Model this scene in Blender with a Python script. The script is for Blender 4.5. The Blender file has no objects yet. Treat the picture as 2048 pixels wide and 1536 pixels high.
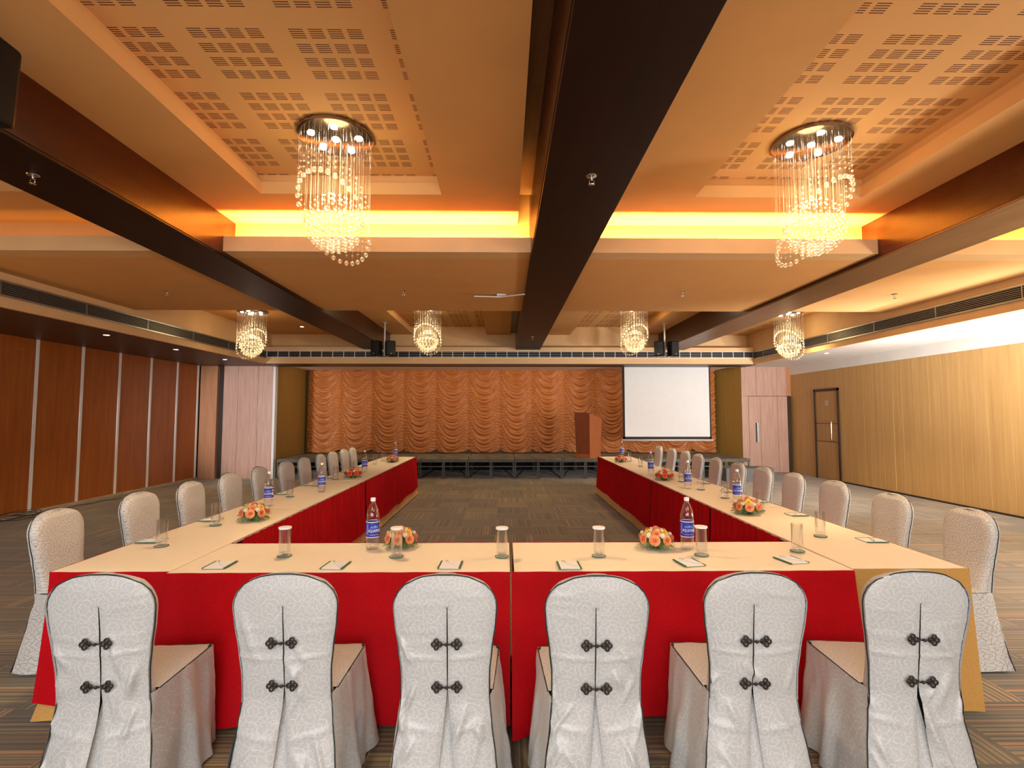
import bpy, math, random
import numpy as np
from mathutils import Vector, Matrix, noise

scene = bpy.context.scene
PI = math.pi
R = math.radians

# ------------------------------------------------------------------ camera, world, exposure
cam_d = bpy.data.cameras.new('camera')
cam = bpy.data.objects.new('camera', cam_d)
scene.collection.objects.link(cam)
cam_d.sensor_width = 36.0
cam_d.lens = 36.0 * 1030.0 / 2048.0
cam_d.clip_start = 0.05
cam_d.clip_end = 100
cam.location = (0, 0, 1.576)
cam.rotation_euler = (PI / 2 + 0.06012, 0, -0.01357)
scene.camera = cam

world = bpy.data.worlds.new('world')
world.use_nodes = True
world.node_tree.nodes['Background'].inputs[0].default_value = (0.9, 0.9, 1, 1)
world.node_tree.nodes['Background'].inputs[1].default_value = 0.0
scene.world = world
scene.view_settings.view_transform = 'Standard'
scene.view_settings.look = 'None'
scene.view_settings.exposure = 0.52
scene.view_settings.gamma = 1.0
scene.view_settings.use_curve_mapping = False
scene.cycles.use_denoising = True
scene.cycles.max_bounces = 7
scene.cycles.diffuse_bounces = 4
scene.cycles.glossy_bounces = 3
scene.cycles.transmission_bounces = 4
scene.cycles.transparent_max_bounces = 16
scene.cycles.sample_clamp_indirect = 4.0
scene.cycles.caustics_reflective = False
scene.cycles.caustics_refractive = False


def aim(o, target):
    d = Vector(target) - o.location
    o.rotation_euler = d.to_track_quat('-Z', 'Y').to_euler()


def area(name, loc, target, sx, sy, power, color, parent=None, spread=PI):
    l = bpy.data.lights.new(name, 'AREA')
    l.shape = 'RECTANGLE'
    l.size, l.size_y, l.energy, l.color, l.spread = sx, sy, power, color, spread
    o = bpy.data.objects.new(name, l)
    scene.collection.objects.link(o)
    o.location = loc
    aim(o, target)
    if parent: o.parent = parent
    return o


def spot(name, loc, target, power, color, size=R(60), blend=.5, rad=.05, parent=None):
    l = bpy.data.lights.new(name, 'SPOT')
    l.energy, l.color, l.spot_size, l.spot_blend, l.shadow_soft_size = power, color, size, blend, rad
    o = bpy.data.objects.new(name, l)
    scene.collection.objects.link(o)
    o.location = loc
    aim(o, target)
    if parent: o.parent = parent
    return o


NEUT = (0.93, 0.97, 1.0)
WARM = (1.0, 0.62, 0.24)
# soft cool fill added behind the photographer to light the chair backs
area('rear_fill', (-.8, -4.3, 2.3), (0, 6, .9), 7, 1.7, 255, (.80, .91, 1.0))
# strobe standing on the right of the hall, lights stage end and right side
spot('strobe_right', (7.3, 6.3, 1.5), (3.4, 12.6, 2.7), 390, (1, .97, .95), R(100), .7, .12)
area('strobe_wall_wash', (6.9, 4.4, 1.1), (7.3, 7.6, 2.9), .8, .8, 120, (1, .97, .93), None, R(110))
# warm uplighter by the partition; oak-side and rear lamps added as ceiling fill
area('uplighter_partition_side', (-6.6, 3.6, .9), (-2.2, 7.5, 3.3), .9, .9, 16, (1, .56, .24))
area('ceiling_fill_oak_side', (6.2, 3.0, .9), (2.6, 7.0, 3.3), .9, .9, 105, (1, .86, .72))
area('ceiling_fill_rear', (.3, -2.6, .5), (.3, 2.5, 3.5), 2.5, 1.0, 22, (1, .58, .26))
spot('end_panel_fill', (-6.9, 5.2, 1.5), (-6.3, 13, 1.5), 950, (1, .97, .97), R(30), .8, .2)  # unseen spot added to brighten the rosy end panels
# warm overhead fill added behind the camera in place of unseen chandeliers
area('overhead_fill_rear', (-1.3, -1.5, 3.5), (-1.3, -1.5, 0), 2.2, 2.2, 60, (1, .9, .78))
area('overhead_fill_rear_right', (2.4, -1.5, 3.5), (2.4, -1.5, 0), 2.2, 2.2, 60, (1, .9, .8))
# unseen lamp strip added behind the fascia to top-light the curtain folds
area('curtain_fill', (.2, 13.1, 2.84), (.2, 14.9, 1.0), 10.5, .15, 52, (1, .84, .66))


# ------------------------------------------------------------------ nodes / materials
class NT:
    def __init__(s, name):
        s.m = bpy.data.materials.new(name)
        s.m.use_nodes = True
        s.t = s.m.node_tree
        s.n, s.l = s.t.nodes, s.t.links
        s.b = s.n['Principled BSDF']
        s.out = s.n['Material Output']

    def node(s, typ, **kw):
        n = s.n.new(typ)
        for k, v in kw.items(): setattr(n, k, v)
        return n

    def put(s, sock, v):
        if isinstance(v, (int, float)): sock.default_value = v
        elif isinstance(v, tuple): sock.default_value = v if len(v) == len(sock.default_value) else v + (1,)
        else: s.l.new(v, sock)

    def math(s, op, a, b=None, c=None):
        n = s.node('ShaderNodeMath', operation=op)
        s.put(n.inputs[0], a)
        if b is not None: s.put(n.inputs[1], b)
        if c is not None: s.put(n.inputs[2], c)
        return n.outputs[0]

    def mix(s, f, a, b, blend='MIX'):
        n = s.node('ShaderNodeMix', data_type='RGBA', blend_type=blend)
        s.put(n.inputs['Factor'], f)
        s.put(n.inputs[6], a)
        s.put(n.inputs[7], b)
        return n.outputs[2]

    def coord(s, which='Object'):
        n = s.node('ShaderNodeTexCoord')
        return n.outputs[which]

    def xyz(s, v):
        n = s.node('ShaderNodeSeparateXYZ')
        s.l.new(v, n.inputs[0])
        return n.outputs

    def comb(s, x, y, z):
        n = s.node('ShaderNodeCombineXYZ')
        s.put(n.inputs[0], x); s.put(n.inputs[1], y); s.put(n.inputs[2], z)
        return n.outputs[0]

    def mapping(s, v, scale=(1, 1, 1), loc=(0, 0, 0), rot=(0, 0, 0)):
        n = s.node('ShaderNodeMapping')
        s.l.new(v, n.inputs[0])
        n.inputs['Scale'].default_value = scale
        n.inputs['Location'].default_value = loc
        n.inputs['Rotation'].default_value = rot
        return n.outputs[0]

    def noise(s, v, scale=5, detail=3, rough=.5, dist=0):
        n = s.node('ShaderNodeTexNoise')
        s.l.new(v, n.inputs['Vector'])
        n.inputs['Scale'].default_value = scale
        n.inputs['Detail'].default_value = detail
        n.inputs['Roughness'].default_value = rough
        n.inputs['Distortion'].default_value = dist
        return n.outputs['Fac']

    def ramp(s, f, stops):
        n = s.node('ShaderNodeValToRGB')
        s.put(n.inputs[0], f)
        e = n.color_ramp.elements
        while len(e) < len(stops): e.new(.5)
        for i, (p, c) in enumerate(stops):
            e[i].position = p
            e[i].color = c if len(c) == 4 else c + (1,)
        return n.outputs[0]

    def bump(s, h, strength=.3, dist=.01):
        n = s.node('ShaderNodeBump')
        n.inputs['Strength'].default_value = strength
        n.inputs['Distance'].default_value = dist
        s.l.new(h, n.inputs['Height'])
        s.l.new(n.outputs[0], s.b.inputs['Normal'])

    def base(s, c): s.put(s.b.inputs['Base Color'], c)

    def set(s, **kw):
        for k, v in kw.items():
            s.put(s.b.inputs[k.replace('_', ' ')], v)
        return s


def plain(name, col, rough=.6, metal=0, var=.06, scale=6, bump=0):
    t = NT(name)
    n = t.noise(t.coord(), scale, 4)
    d = tuple(c * (1 - var * 2) for c in col)
    u = tuple(min(1, c * (1 + var)) for c in col)
    t.base(t.ramp(n, [(.3, d), (.7, u)]))
    t.set(Roughness=rough, Metallic=metal)
    if bump: t.bump(n, bump, .004)
    return t.m


def wood(name, dark, light, rough=.4, sc=(9, 9, .5), coat=0.0, fine=60, spec=.5):
    t = NT(name)
    v = t.mapping(t.coord(), sc)
    a = t.noise(v, 2.2, 5, .6, .4)
    v2 = t.mapping(t.coord(), (fine, fine, 1.2))
    b = t.noise(v2, 1.5, 3, .6)
    f = t.math('ADD', t.math('MULTIPLY', a, .65), t.math('MULTIPLY', b, .35))
    t.base(t.ramp(f, [(.32, dark), (.68, light)]))
    t.set(Roughness=rough, Coat_Weight=coat, Specular_IOR_Level=spec)
    t.bump(b, .08, .002)
    return t.m


M = {}
M['paint'] = plain('ceiling_paint', (.77, .42, .155), .75, var=.02, scale=3)
M['paint_white'] = plain('soffit_paint', (.85, .83, .80), .7, var=.02, scale=3)
M['paint_fascia'] = plain('fascia_paint', (.78, .51, .25), .6, var=.03, scale=3)
M['soffit_dark'] = plain('dark_soffit_laminate', (.07, .035, .02), .45, var=.08, scale=8)
M['beam'] = wood('wenge_veneer', (.008, .0022, .0016), (.020, .006, .004), .42, (6, .5, 6), fine=40, spec=.2)
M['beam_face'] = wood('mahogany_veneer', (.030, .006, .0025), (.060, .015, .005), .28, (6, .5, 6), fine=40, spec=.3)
M['beam_walnut'] = wood('walnut_veneer', (.14, .068, .03), (.23, .12, .06), .38, (6, .5, 6), fine=40)
M['panel_wood'] = wood('sapele_panels', (.30, .075, .011), (.46, .13, .020), .33, (9, 9, .5), .1)
M['pink_wood'] = wood('rosy_veneer', (.47, .27, .20), (.64, .41, .33), .35, (10, 10, .7), .1)
M['orange_wood'] = wood('cherry_veneer', (.42, .19, .09), (.56, .28, .15), .4, (10, 10, .7))
M['gold_wall'] = wood('gold_wallcovering', (.25, .13, .022), (.36, .205, .045), .5, (30, 30, .4))
M['podium_wood'] = wood('podium_laminate', (.34, .095, .03), (.44, .14, .045), .4, (14, 14, .6))
M['white'] = plain('white_trim', (.8, .8, .78), .4, var=.02)
M['black'] = plain('black_plastic', (.006, .006, .0065), .45, var=.1)
M['black'].node_tree.nodes['Principled BSDF'].inputs['Specular IOR Level'].default_value = .15
M['chrome'] = plain('chrome', (.75, .73, .72), .12, 1, var=.02)
M['canopy'] = plain('dark_mirror_canopy', (.34, .27, .23), .16, 1, var=.05)
M['joint'] = plain('joint_seal', (.93, .93, .92), .3, var=.01)
M['alu'] = plain('aluminium', (.52, .54, .55), .35, 1, var=.06)
M['steel'] = plain('grey_steel', (.20, .20, .19), .45, .6, var=.1)
M['skirting'] = plain('skirting_board', (.50, .40, .30), .5, var=.1)
M['dark_trim'] = plain('dark_trim', (.03, .016, .01), .4)
M['screen'] = plain('screen_cloth', (.86, .87, .88), .7, var=.01)
M['cap'] = plain('bottle_cap', (.9, .9, .92), .35, var=.02)
M['paper'] = plain('paper', (.9, .88, .87), .7, var=.01)
M['green_print'] = plain('green_print', (.015, .13, .08), .6)
M['coaster'] = plain('coaster_paper', (.62, .74, .72), .6)
M['label'] = plain('bottle_label', (.03, .03, .38), .35, var=.1, scale=40)
M['label_sky'] = plain('label_mountains', (.12, .35, .75), .35, var=.2, scale=60)
M['ink_white'] = plain('white_ink', (.85, .87, .9), .4, var=.01)
M['cord'] = plain('cord', (.03, .028, .03), .6)
M['piping'] = plain('piping', (.012, .02, .017), .6)
M['knot'] = plain('knot_cord', (.022, .013, .012), .45, scale=200, var=.3)
M['red'] = plain('x', (.5, 0, 0))


def m_perf():
    t = NT('perforated_panel')
    x, y, z = t.xyz(t.coord())
    fx = t.math('FLOORED_MODULO', t.math('SUBTRACT', x, -1.80), .573)
    fy = t.math('FLOORED_MODULO', t.math('SUBTRACT', y, 2.795), .587)
    sx = t.math('MULTIPLY', t.math('LESS_THAN', fx, .42), t.math('LESS_THAN', t.math('MODULO', fx, .11), .081))
    ly = t.math('MODULO', fy, .12)
    sy = t.math('MULTIPLY', t.math('LESS_THAN', fy, .445), t.math('LESS_THAN', ly, .082))
    sl = t.math('LESS_THAN', t.math('MODULO', ly, .0165), .0072)
    f = t.math('MULTIPLY', t.math('MULTIPLY', sx, sy), sl)
    t.base(t.mix(f, (.78, .45, .18), (.12, .03, .018)))
    t.set(Roughness=.7)
    t.bump(t.math('SUBTRACT', 1, f), .4, .006)
    return t.m


M['perf'] = m_perf()


def m_carpet(name, gain=1.0):
    t = NT(name)
    x, y, z = t.xyz(t.coord())
    T = .5
    cx = t.math('FLOOR', t.math('DIVIDE', t.math('ADD', x, .13), T))
    cy = t.math('FLOOR', t.math('DIVIDE', t.math('ADD', y, .1), T))
    par = t.math('FLOORED_MODULO', t.math('ADD', cx, cy), 2)
    s = t.math('ADD', t.math('MULTIPLY', x, par), t.math('MULTIPLY', y, t.math('SUBTRACT', 1, par)))
    q = t.math('FLOOR', t.math('DIVIDE', s, .0125))
    wn = t.node('ShaderNodeTexWhiteNoise', noise_dimensions='3D')
    t.l.new(t.comb(q, cx, cy), wn.inputs['Vector'])
    tn = t.node('ShaderNodeTexWhiteNoise', noise_dimensions='2D')
    t.l.new(t.comb(cx, cy, 0), tn.inputs['Vector'])
    st = t.math('LESS_THAN', t.math('FLOORED_MODULO', s, .036), .011)
    g = gain
    c = t.ramp(wn.outputs['Value'], [(0, (.050 * g, .037 * g, .013 * g)), (.45, (.095 * g, .071 * g, .024 * g)), (.8, (.145 * g, .11 * g, .040 * g)), (1, (.24 * g, .11 * g, .03 * g))])
    c = t.mix(t.math('MULTIPLY', st, .8), c, (.028 * g, .020 * g, .014 * g))
    v = t.math('ADD', .75, t.math('MULTIPLY', tn.outputs['Value'], .5))
    c = t.mix(1.0, c, t.comb(v, v, v), 'MULTIPLY')
    t.base(c)
    t.set(Roughness=.75, Specular_IOR_Level=.45, Sheen_Weight=.25, Sheen_Roughness=.5)
    pile = t.noise(t.coord(), 260, 2)
    t.bump(t.math('ADD', pile, t.math('MULTIPLY', st, -.7)), .35, .005)
    return t.m


M['carpet'] = m_carpet('carpet_tiles', 1.75)
M['deck_steel'] = plain('dark_deck_steel', (.085, .08, .066), .5, .3, var=.15)
M['stage_carpet'] = plain('stage_carpet', (.20, .165, .105), .85, var=.25, scale=3, bump=.3)
M['step_carpet'] = plain('step_carpet', (.16, .17, .17), .85, var=.2, scale=60, bump=.3)


def m_brocade(name, base, line, rough, amount=.8, lrough=None):
    t = NT(name)
    uv = t.coord('UV')
    nd = t.node('ShaderNodeTexNoise'); t.l.new(uv, nd.inputs['Vector']); nd.inputs['Scale'].default_value = 9
    off = t.node('ShaderNodeVectorMath', operation='MULTIPLY_ADD')
    t.l.new(nd.outputs['Color'], off.inputs[0]); off.inputs[1].default_value = (.03, .03, 0); t.l.new(uv, off.inputs[2])
    tot = None
    for sc, k, arms in ((12, 8.0, 3), (24, 6.5, 1)):
        v = t.node('ShaderNodeTexVoronoi', voronoi_dimensions='2D')
        v.inputs['Scale'].default_value = sc
        v.inputs['Randomness'].default_value = .55
        t.l.new(off.outputs[0], v.inputs['Vector'])
        d = t.node('ShaderNodeVectorMath', operation='SUBTRACT')
        t.l.new(off.outputs[0], d.inputs[0])
        t.l.new(v.outputs['Position'], d.inputs[1])
        x, y, _ = t.xyz(d.outputs[0])
        ang = t.math('ARCTAN2', y, x)
        dist = v.outputs['Distance']
        ph = t.math('ADD', t.math('MULTIPLY', ang, float(arms)), t.math('MULTIPLY', dist, k * 2.3))
        s = t.math('ABSOLUTE', t.math('SINE', t.math('MULTIPLY', ph, .5)) if arms == 1 else t.math('SINE', t.math('ADD', t.math('MULTIPLY', dist, k * 1.6), t.math('MULTIPLY', t.math('SINE', t.math('MULTIPLY', ang, 6.0)), .35))))
        ln = t.math('LESS_THAN', s, .2 if arms == 1 else .17)
        tot = ln if tot is None else t.math('MAXIMUM', tot, ln)
    big = t.noise(uv, 3.5, 2)
    c0 = t.mix(big, tuple(c * .93 for c in base), tuple(min(1, c * 1.05) for c in base))
    t.base(t.mix(t.math('MULTIPLY', tot, amount), c0, line))
    t.set(Roughness=t.math('ADD', rough, t.math('MULTIPLY', tot, (lrough or rough) - rough)), Sheen_Weight=.15, Specular_IOR_Level=.5)
    t.bump(t.math('ADD', t.math('MULTIPLY', tot, .6), t.noise(uv, 25, 3)), .25, .004)
    return t.m


M['cover'] = m_brocade('silver_brocade', (.48, .485, .485), (.66, .665, .66), .34, .7, .5)
M['cover_side'] = m_brocade('silver_brocade_side_sheen', (.70, .69, .66), (.31, .28, .24), .42, .8, .5)  # same brocade, its satin sheen on the side rows put into the colours


def m_cloth(name, col, dark, rough=.6, grain=70, sheen=.3, b=.25):
    t = NT(name)
    v = t.mapping(t.coord(), (1, 1, 3.2))
    n = t.noise(v, grain, 4, .6)
    n2 = t.noise(t.coord(), 4, 3)
    f = t.math('ADD', t.math('MULTIPLY', n, .6), t.math('MULTIPLY', n2, .4))
    t.base(t.ramp(f, [(.3, dark), (.7, col)]))
    t.set(Roughness=rough, Sheen_Weight=sheen)
    t.bump(n, b, .004)
    return t.m


M['red'] = m_cloth('red_velvet', (.60, .001, .008), (.38, .0006, .004), .7, sheen=0)
M['red'].node_tree.nodes['Principled BSDF'].inputs['Specular IOR Level'].default_value = .15
M['gold_cloth'] = m_cloth('gold_cloth', (.66, .36, .09), (.50, .25, .05), .6)
M['cream'] = m_cloth('cream_tablecloth', (.95, .82, .62), (.92, .77, .56), .62, 40, .1, .12)
M['curtain'] = m_cloth('copper_satin', (.54, .185, .034), (.36, .10, .018), .36, 60, .1, .12)


def m_glass(name, tint=(1, 1, 1), gl=.16, diff=.0, rough=.03):
    t = NT(name)
    t.n.remove(t.b)
    tr = t.node('ShaderNodeBsdfTransparent'); tr.inputs[0].default_value = tint + (1,)
    g = t.node('ShaderNodeBsdfGlossy'); g.inputs['Roughness'].default_value = rough
    g.inputs[0].default_value = (1, 1, 1, 1)
    lw = t.node('ShaderNodeLayerWeight'); lw.inputs[0].default_value = gl
    m1 = t.node('ShaderNodeMixShader')
    f = t.math('ADD', .04, t.math('MULTIPLY', lw.outputs['Facing'], .75))
    t.l.new(f, m1.inputs[0]); t.l.new(tr.outputs[0], m1.inputs[1]); t.l.new(g.outputs[0], m1.inputs[2])
    last = m1
    if diff:
        df = t.node('ShaderNodeBsdfDiffuse'); df.inputs[0].default_value = (.95, .93, .88, 1)
        tl = t.node('ShaderNodeBsdfTranslucent'); tl.inputs[0].default_value = (.95, .9, .8, 1)
        m3 = t.node('ShaderNodeMixShader'); m3.inputs[0].default_value = .5
        t.l.new(df.outputs[0], m3.inputs[1]); t.l.new(tl.outputs[0], m3.inputs[2])
        m2 = t.node('ShaderNodeMixShader'); m2.inputs[0].default_value = diff
        t.l.new(m1.outputs[0], m2.inputs[1]); t.l.new(m3.outputs[0], m2.inputs[2])
        last = m2
    t.l.new(last.outputs[0], t.out.inputs[0])
    return t.m


M['glass'] = m_glass('clear_glass', (.97, .98, .98), .25)
M['bottle'] = m_glass('clear_plastic', (.95, .96, .98), .3)
M['crystal'] = m_glass('crystal', (1, .96, .86), .42, .15, .05)


def m_emit(name, col, st):
    t = NT(name)
    t.base(col)
    t.b.inputs['Emission Color'].default_value = col + (1,)
    t.b.inputs['Emission Strength'].default_value = st
    return t.m


M['lamp'] = m_emit('halogen', (1, .9, .7), 22)
M['down'] = m_emit('downlight_glow', (1, .9, .75), 9)


def m_grille():
    t = NT('air_grille_blades')
    t.base(plain_col := (.30, .29, .28))
    t.set(Roughness=.35, Metallic=.7)
    return t.m


M['grille'] = m_grille()
M['grille_back'] = plain('grille_duct', (.012, .011, .01), .8)


def petal_mat(name, a, b):
    t = NT(name)
    t.base(t.ramp(t.noise(t.coord(), 40, 3), [(.3, a), (.7, b)]))
    t.set(Roughness=.55, Sheen_Weight=.2)
    return t.m


M['rose_orange'] = petal_mat('rose_orange', (.85, .22, .06), (.95, .38, .14))
M['rose_yellow'] = petal_mat('rose_yellow', (.88, .60, .03), (.95, .75, .10))
M['rose_red'] = petal_mat('rose_red', (.75, .03, .015), (.88, .09, .02))
M['mum_white'] = petal_mat('mum_white', (.85, .82, .62), (.93, .92, .86))
M['leaf'] = petal_mat('fern_leaf', (.05, .13, .02), (.17, .28, .05))
M['pot'] = plain('dark_green_dish', (.012, .035, .018), .35)


# ------------------------------------------------------------------ mesh builder
class MB:
    def __init__(s):
        s.v, s.f, s.uv = [], [], []

    def add(s, vs, fs, uv=None):
        k = len(s.v)
        s.v += [tuple(p) for p in vs]
        s.f += [tuple(i + k for i in q) for q in fs]
        s.uv += list(uv) if uv is not None else [(p[0] + p[1], p[2]) for p in vs]
        return s

    def box(s, x0, x1, y0, y1, z0, z1):
        vs = [(x0, y0, z0), (x1, y0, z0), (x1, y1, z0), (x0, y1, z0), (x0, y0, z1), (x1, y0, z1), (x1, y1, z1), (x0, y1, z1)]
        return s.add(vs, [(0, 3, 2, 1), (4, 5, 6, 7), (0, 1, 5, 4), (1, 2, 6, 5), (2, 3, 7, 6), (3, 0, 4, 7)])

    def bar(s, a, b, w, h=None):
        a, b = Vector(a), Vector(b)
        h = h or w
        d = (b - a).normalized()
        u = d.cross(Vector((0, 0, 1)))
        if u.length < .01: u = Vector((1, 0, 0))
        u.normalize()
        n = u.cross(d)
        vs = []
        for p in (a, b):
            for i, j in ((-1, -1), (1, -1), (1, 1), (-1, 1)):
                vs.append(p + u * i * w / 2 + n * j * h / 2)
        return s.add(vs, [(0, 3, 2, 1), (4, 5, 6, 7), (0, 1, 5, 4), (1, 2, 6, 5), (2, 3, 7, 6), (3, 0, 4, 7)])

    def tube(s, pts, r, n=8, closed=False, cap=True):
        pts = [Vector(p) for p in pts]
        m = len(pts)
        vs, fs = [], []
        prev = None
        for i, p in enumerate(pts):
            if closed: d = pts[(i + 1) % m] - pts[i - 1]
            else: d = pts[min(i + 1, m - 1)] - pts[max(i - 1, 0)]
            d.normalize()
            if prev is None:
                u = d.orthogonal().normalized()
            else:
                u = prev - d * prev.dot(d)
                if u.length < 1e-5: u = d.orthogonal()
                u.normalize()
            prev = u
            w = d.cross(u)
            rr = r[i] if isinstance(r, (list, tuple)) else r
            for k in range(n):
                a = 2 * PI * k / n
                vs.append(p + (u * math.cos(a) + w * math.sin(a)) * rr)
        for i in range(m if closed else m - 1):
            for k in range(n):
                a, b = i * n + k, i * n + (k + 1) % n
                c, d_ = ((i + 1) % m) * n + (k + 1) % n, ((i + 1) % m) * n + k
                fs.append((a, b, c, d_))
        if cap and not closed:
            fs.append(tuple(range(n - 1, -1, -1)))
            fs.append(tuple((m - 1) * n + k for k in range(n)))
        return s.add(vs, fs)

    def lathe(s, prof, n=24, c=(0, 0, 0), cap0=False, cap1=False):
        vs, fs = [], []
        for r, z in prof:
            for k in range(n):
                a = 2 * PI * k / n
                vs.append((c[0] + r * math.cos(a), c[1] + r * math.sin(a), c[2] + z))
        for i in range(len(prof) - 1):
            for k in range(n):
                fs.append((i * n + k, i * n + (k + 1) % n, (i + 1) * n + (k + 1) % n, (i + 1) * n + k))
        if cap0: fs.append(tuple(range(n - 1, -1, -1)))
        if cap1: fs.append(tuple((len(prof) - 1) * n + k for k in range(n)))
        return s.add(vs, fs)

    def ball(s, c, r, n=8, m=6, sz=1.0):
        prof = [(max(1e-5, r * math.sin(PI * i / m)), -r * sz * math.cos(PI * i / m)) for i in range(m + 1)]
        return s.lathe(prof, n, c)

    def grid(s, fn, nu, nv, us=None, vs_=None, uvf=None):
        us = us or [i / nu for i in range(nu + 1)]
        vv = vs_ or [j / nv for j in range(nv + 1)]
        P = [fn(u, v) for v in vv for u in us]
        w = len(us)
        fs = [(j * w + i, j * w + i + 1, (j + 1) * w + i + 1, (j + 1) * w + i) for j in range(len(vv) - 1) for i in range(w - 1)]
        return s.add(P, fs, [uvf(p) for p in P] if uvf else None)

    def mesh(s, name, smooth=False):
        me = bpy.data.meshes.new(name)
        me.from_pydata(s.v, [], s.f)
        uvl = me.uv_layers.new(name='UVMap')
        li = np.zeros(len(me.loops), dtype=np.int32)
        me.loops.foreach_get('vertex_index', li)
        uvl.data.foreach_set('uv', np.array(s.uv, dtype=np.float32)[li].ravel())
        if smooth: me.polygons.foreach_set('use_smooth', [True] * len(me.polygons))
        me.update()
        return me


def obj(name, mb, mat, parent=None, smooth=False, bevel=0, loc=None, angle=None):
    me = mb.mesh(name, smooth) if isinstance(mb, MB) else mb
    if mat is not None and not me.materials: me.materials.append(mat)
    o = bpy.data.objects.new(name, me)
    scene.collection.objects.link(o)
    if parent: o.parent = parent
    if loc: o.location = loc
    if bevel:
        b = o.modifiers.new('bevel', 'BEVEL')
        b.width = bevel; b.segments = 2; b.limit_method = 'ANGLE'
    if smooth and angle:
        me.set_sharp_from_angle(angle=R(angle))
    return o


def empty(name, loc=(0, 0, 0), rz=0):
    o = bpy.data.objects.new(name, None)
    scene.collection.objects.link(o)
    o.location = loc
    o.rotation_euler = (0, 0, rz)
    o.empty_display_size = .1
    return o


def tag(o, label=None, cat=None, group=None, kind=None):
    if label: o['label'] = label
    if cat: o['category'] = cat
    if group: o['group'] = group
    if kind: o['kind'] = kind
    return o


KIDS = {}


def kids(o): return [c for c in scene.objects if c.parent == o]


def copy_tree(root, loc, rz=0, tree=None):
    """copy of a thing with copies of its parts and sub-parts (mesh data shared)"""
    r = root.copy()
    scene.collection.objects.link(r)
    r.location = loc
    r.rotation_euler = (0, 0, rz)
    for ch, subs in tree:
        c = ch.copy(); scene.collection.objects.link(c); c.parent = r
        for g in subs:
            d = g.copy(); scene.collection.objects.link(d); d.parent = c
    return r


def tree_of(root): return [(c, kids(c)) for c in kids(root)]


def struct(name, mb=None, mat=None, parent=None, **k):
    o = obj(name, mb, mat, parent, **k) if mb is not None else empty(name)
    if not parent: o['kind'] = 'structure'
    return o


def B(*a): return MB().box(*a)


# ------------------------------------------------------------------ room shell
XL, XR, YB = -7.6, 7.9, -5.0
struct('floor', B(XL - .3, XR + .3, YB - .2, 15.4, -.1, 0), M['carpet'])

# left wall: operable partition, panels 0.9 m wide with pale joint strips
wl = struct('wall_left', B(XL - .2, XL - .04, YB, 12.95, 0, 4.1), M['white'])
y = 12.82
seams = [12.82, 12.02, 11.13, 10.23, 9.335, 8.43]
while seams[-1] > YB: seams.append(seams[-1] - .9)
for a, b in zip(seams[:-1], seams[1:]):
    b2 = max(b, YB)
    obj('panel', B(XL - .04, XL, b2 + .026, a - .026, .03, 2.8), M['panel_wood'], wl, bevel=.003)
    obj('joint_strip', B(XL - .035, XL + .012, a - .026, a + .026, .03, 2.8), M['joint'], wl)
struct('baseboard_left', B(XL, XL + .03, YB, 12.9, 0, .05), M['skirting'])
# right wall
wr = struct('wall_right', B(XR, XR + .2, YB, 14.3, 0, 2.68), M['gold_wall'])
WRW = wood('oak_panelling', (.50, .285, .095), (.64, .40, .16), .45, (1, 8, .25), fine=30)
wr.data.materials[0] = WRW
mb = MB()
rnd = random.Random(4)
yy = -2.0
while yy < 13.2:      # slightly warped veneer strips standing proud of the wall
    w_ = rnd.uniform(.22, .42)
    if not (11.7 < yy + w_ / 2 < 13.4):
        mb.add([(XR - .001, yy, .06), (XR - .001, yy + w_, .06), (XR - .001, yy + w_, 2.67), (XR - .001, yy, 2.67),
                (XR - rnd.uniform(.002, .005), yy + .01, .06), (XR - rnd.uniform(.0015, .002), yy + .01, 2.67)],
               [(4, 1, 2, 5), (0, 4, 5, 3)])
    yy += w_ * .98
obj('veneer_strip', mb, WRW, wr)
obj('plaster_band', B(XR, XR + .2, YB, 14.3, 2.68, 3.2), M['paint_white'], wr)
struct('baseboard_right', B(XR - .02, XR, YB, 12.05, 0, .03), M['dark_trim'])
# door in the right wall
d1 = struct('door_1')
obj('door_leaf', B(XR - .012, XR + .02, 12.12, 12.98, .02, 2.16), wood('door_oak', (.44, .24, .075), (.54, .33, .12), .4, (1, 9, .3)), d1, bevel=.002)
obj('door_leaf_groove', B(XR - .0135, XR - .011, 12.12, 12.98, 1.36, 1.375).box(XR - .0135, XR - .011, 12.12, 12.98, .92, .935), M['dark_trim'], d1)
obj('door_frame', B(XR - .03, XR + .01, 12.98, 13.03, 0, 2.22).box(XR - .03, XR + .01, 12.07, 12.12, 0, 2.22).box(XR - .03, XR + .01, 12.07, 13.03, 2.16, 2.22), M['dark_trim'], d1)
hp = [(XR - .012, 12.28, 1.42), (XR - .06, 12.28, 1.42), (XR - .075, 12.28, 1.40), (XR - .08, 12.28, 1.36), (XR - .08, 12.28, 1.0), (XR - .075, 12.28, .96), (XR - .06, 12.28, .94), (XR - .012, 12.28, .94)]
obj('door_handle', MB().tube(hp, .014, 10), M['chrome'], d1, smooth=True)
obj('door_plate', B(XR - .016, XR - .010, 12.48, 12.60, 1.80, 1.93), M['alu'], d1)
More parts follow.
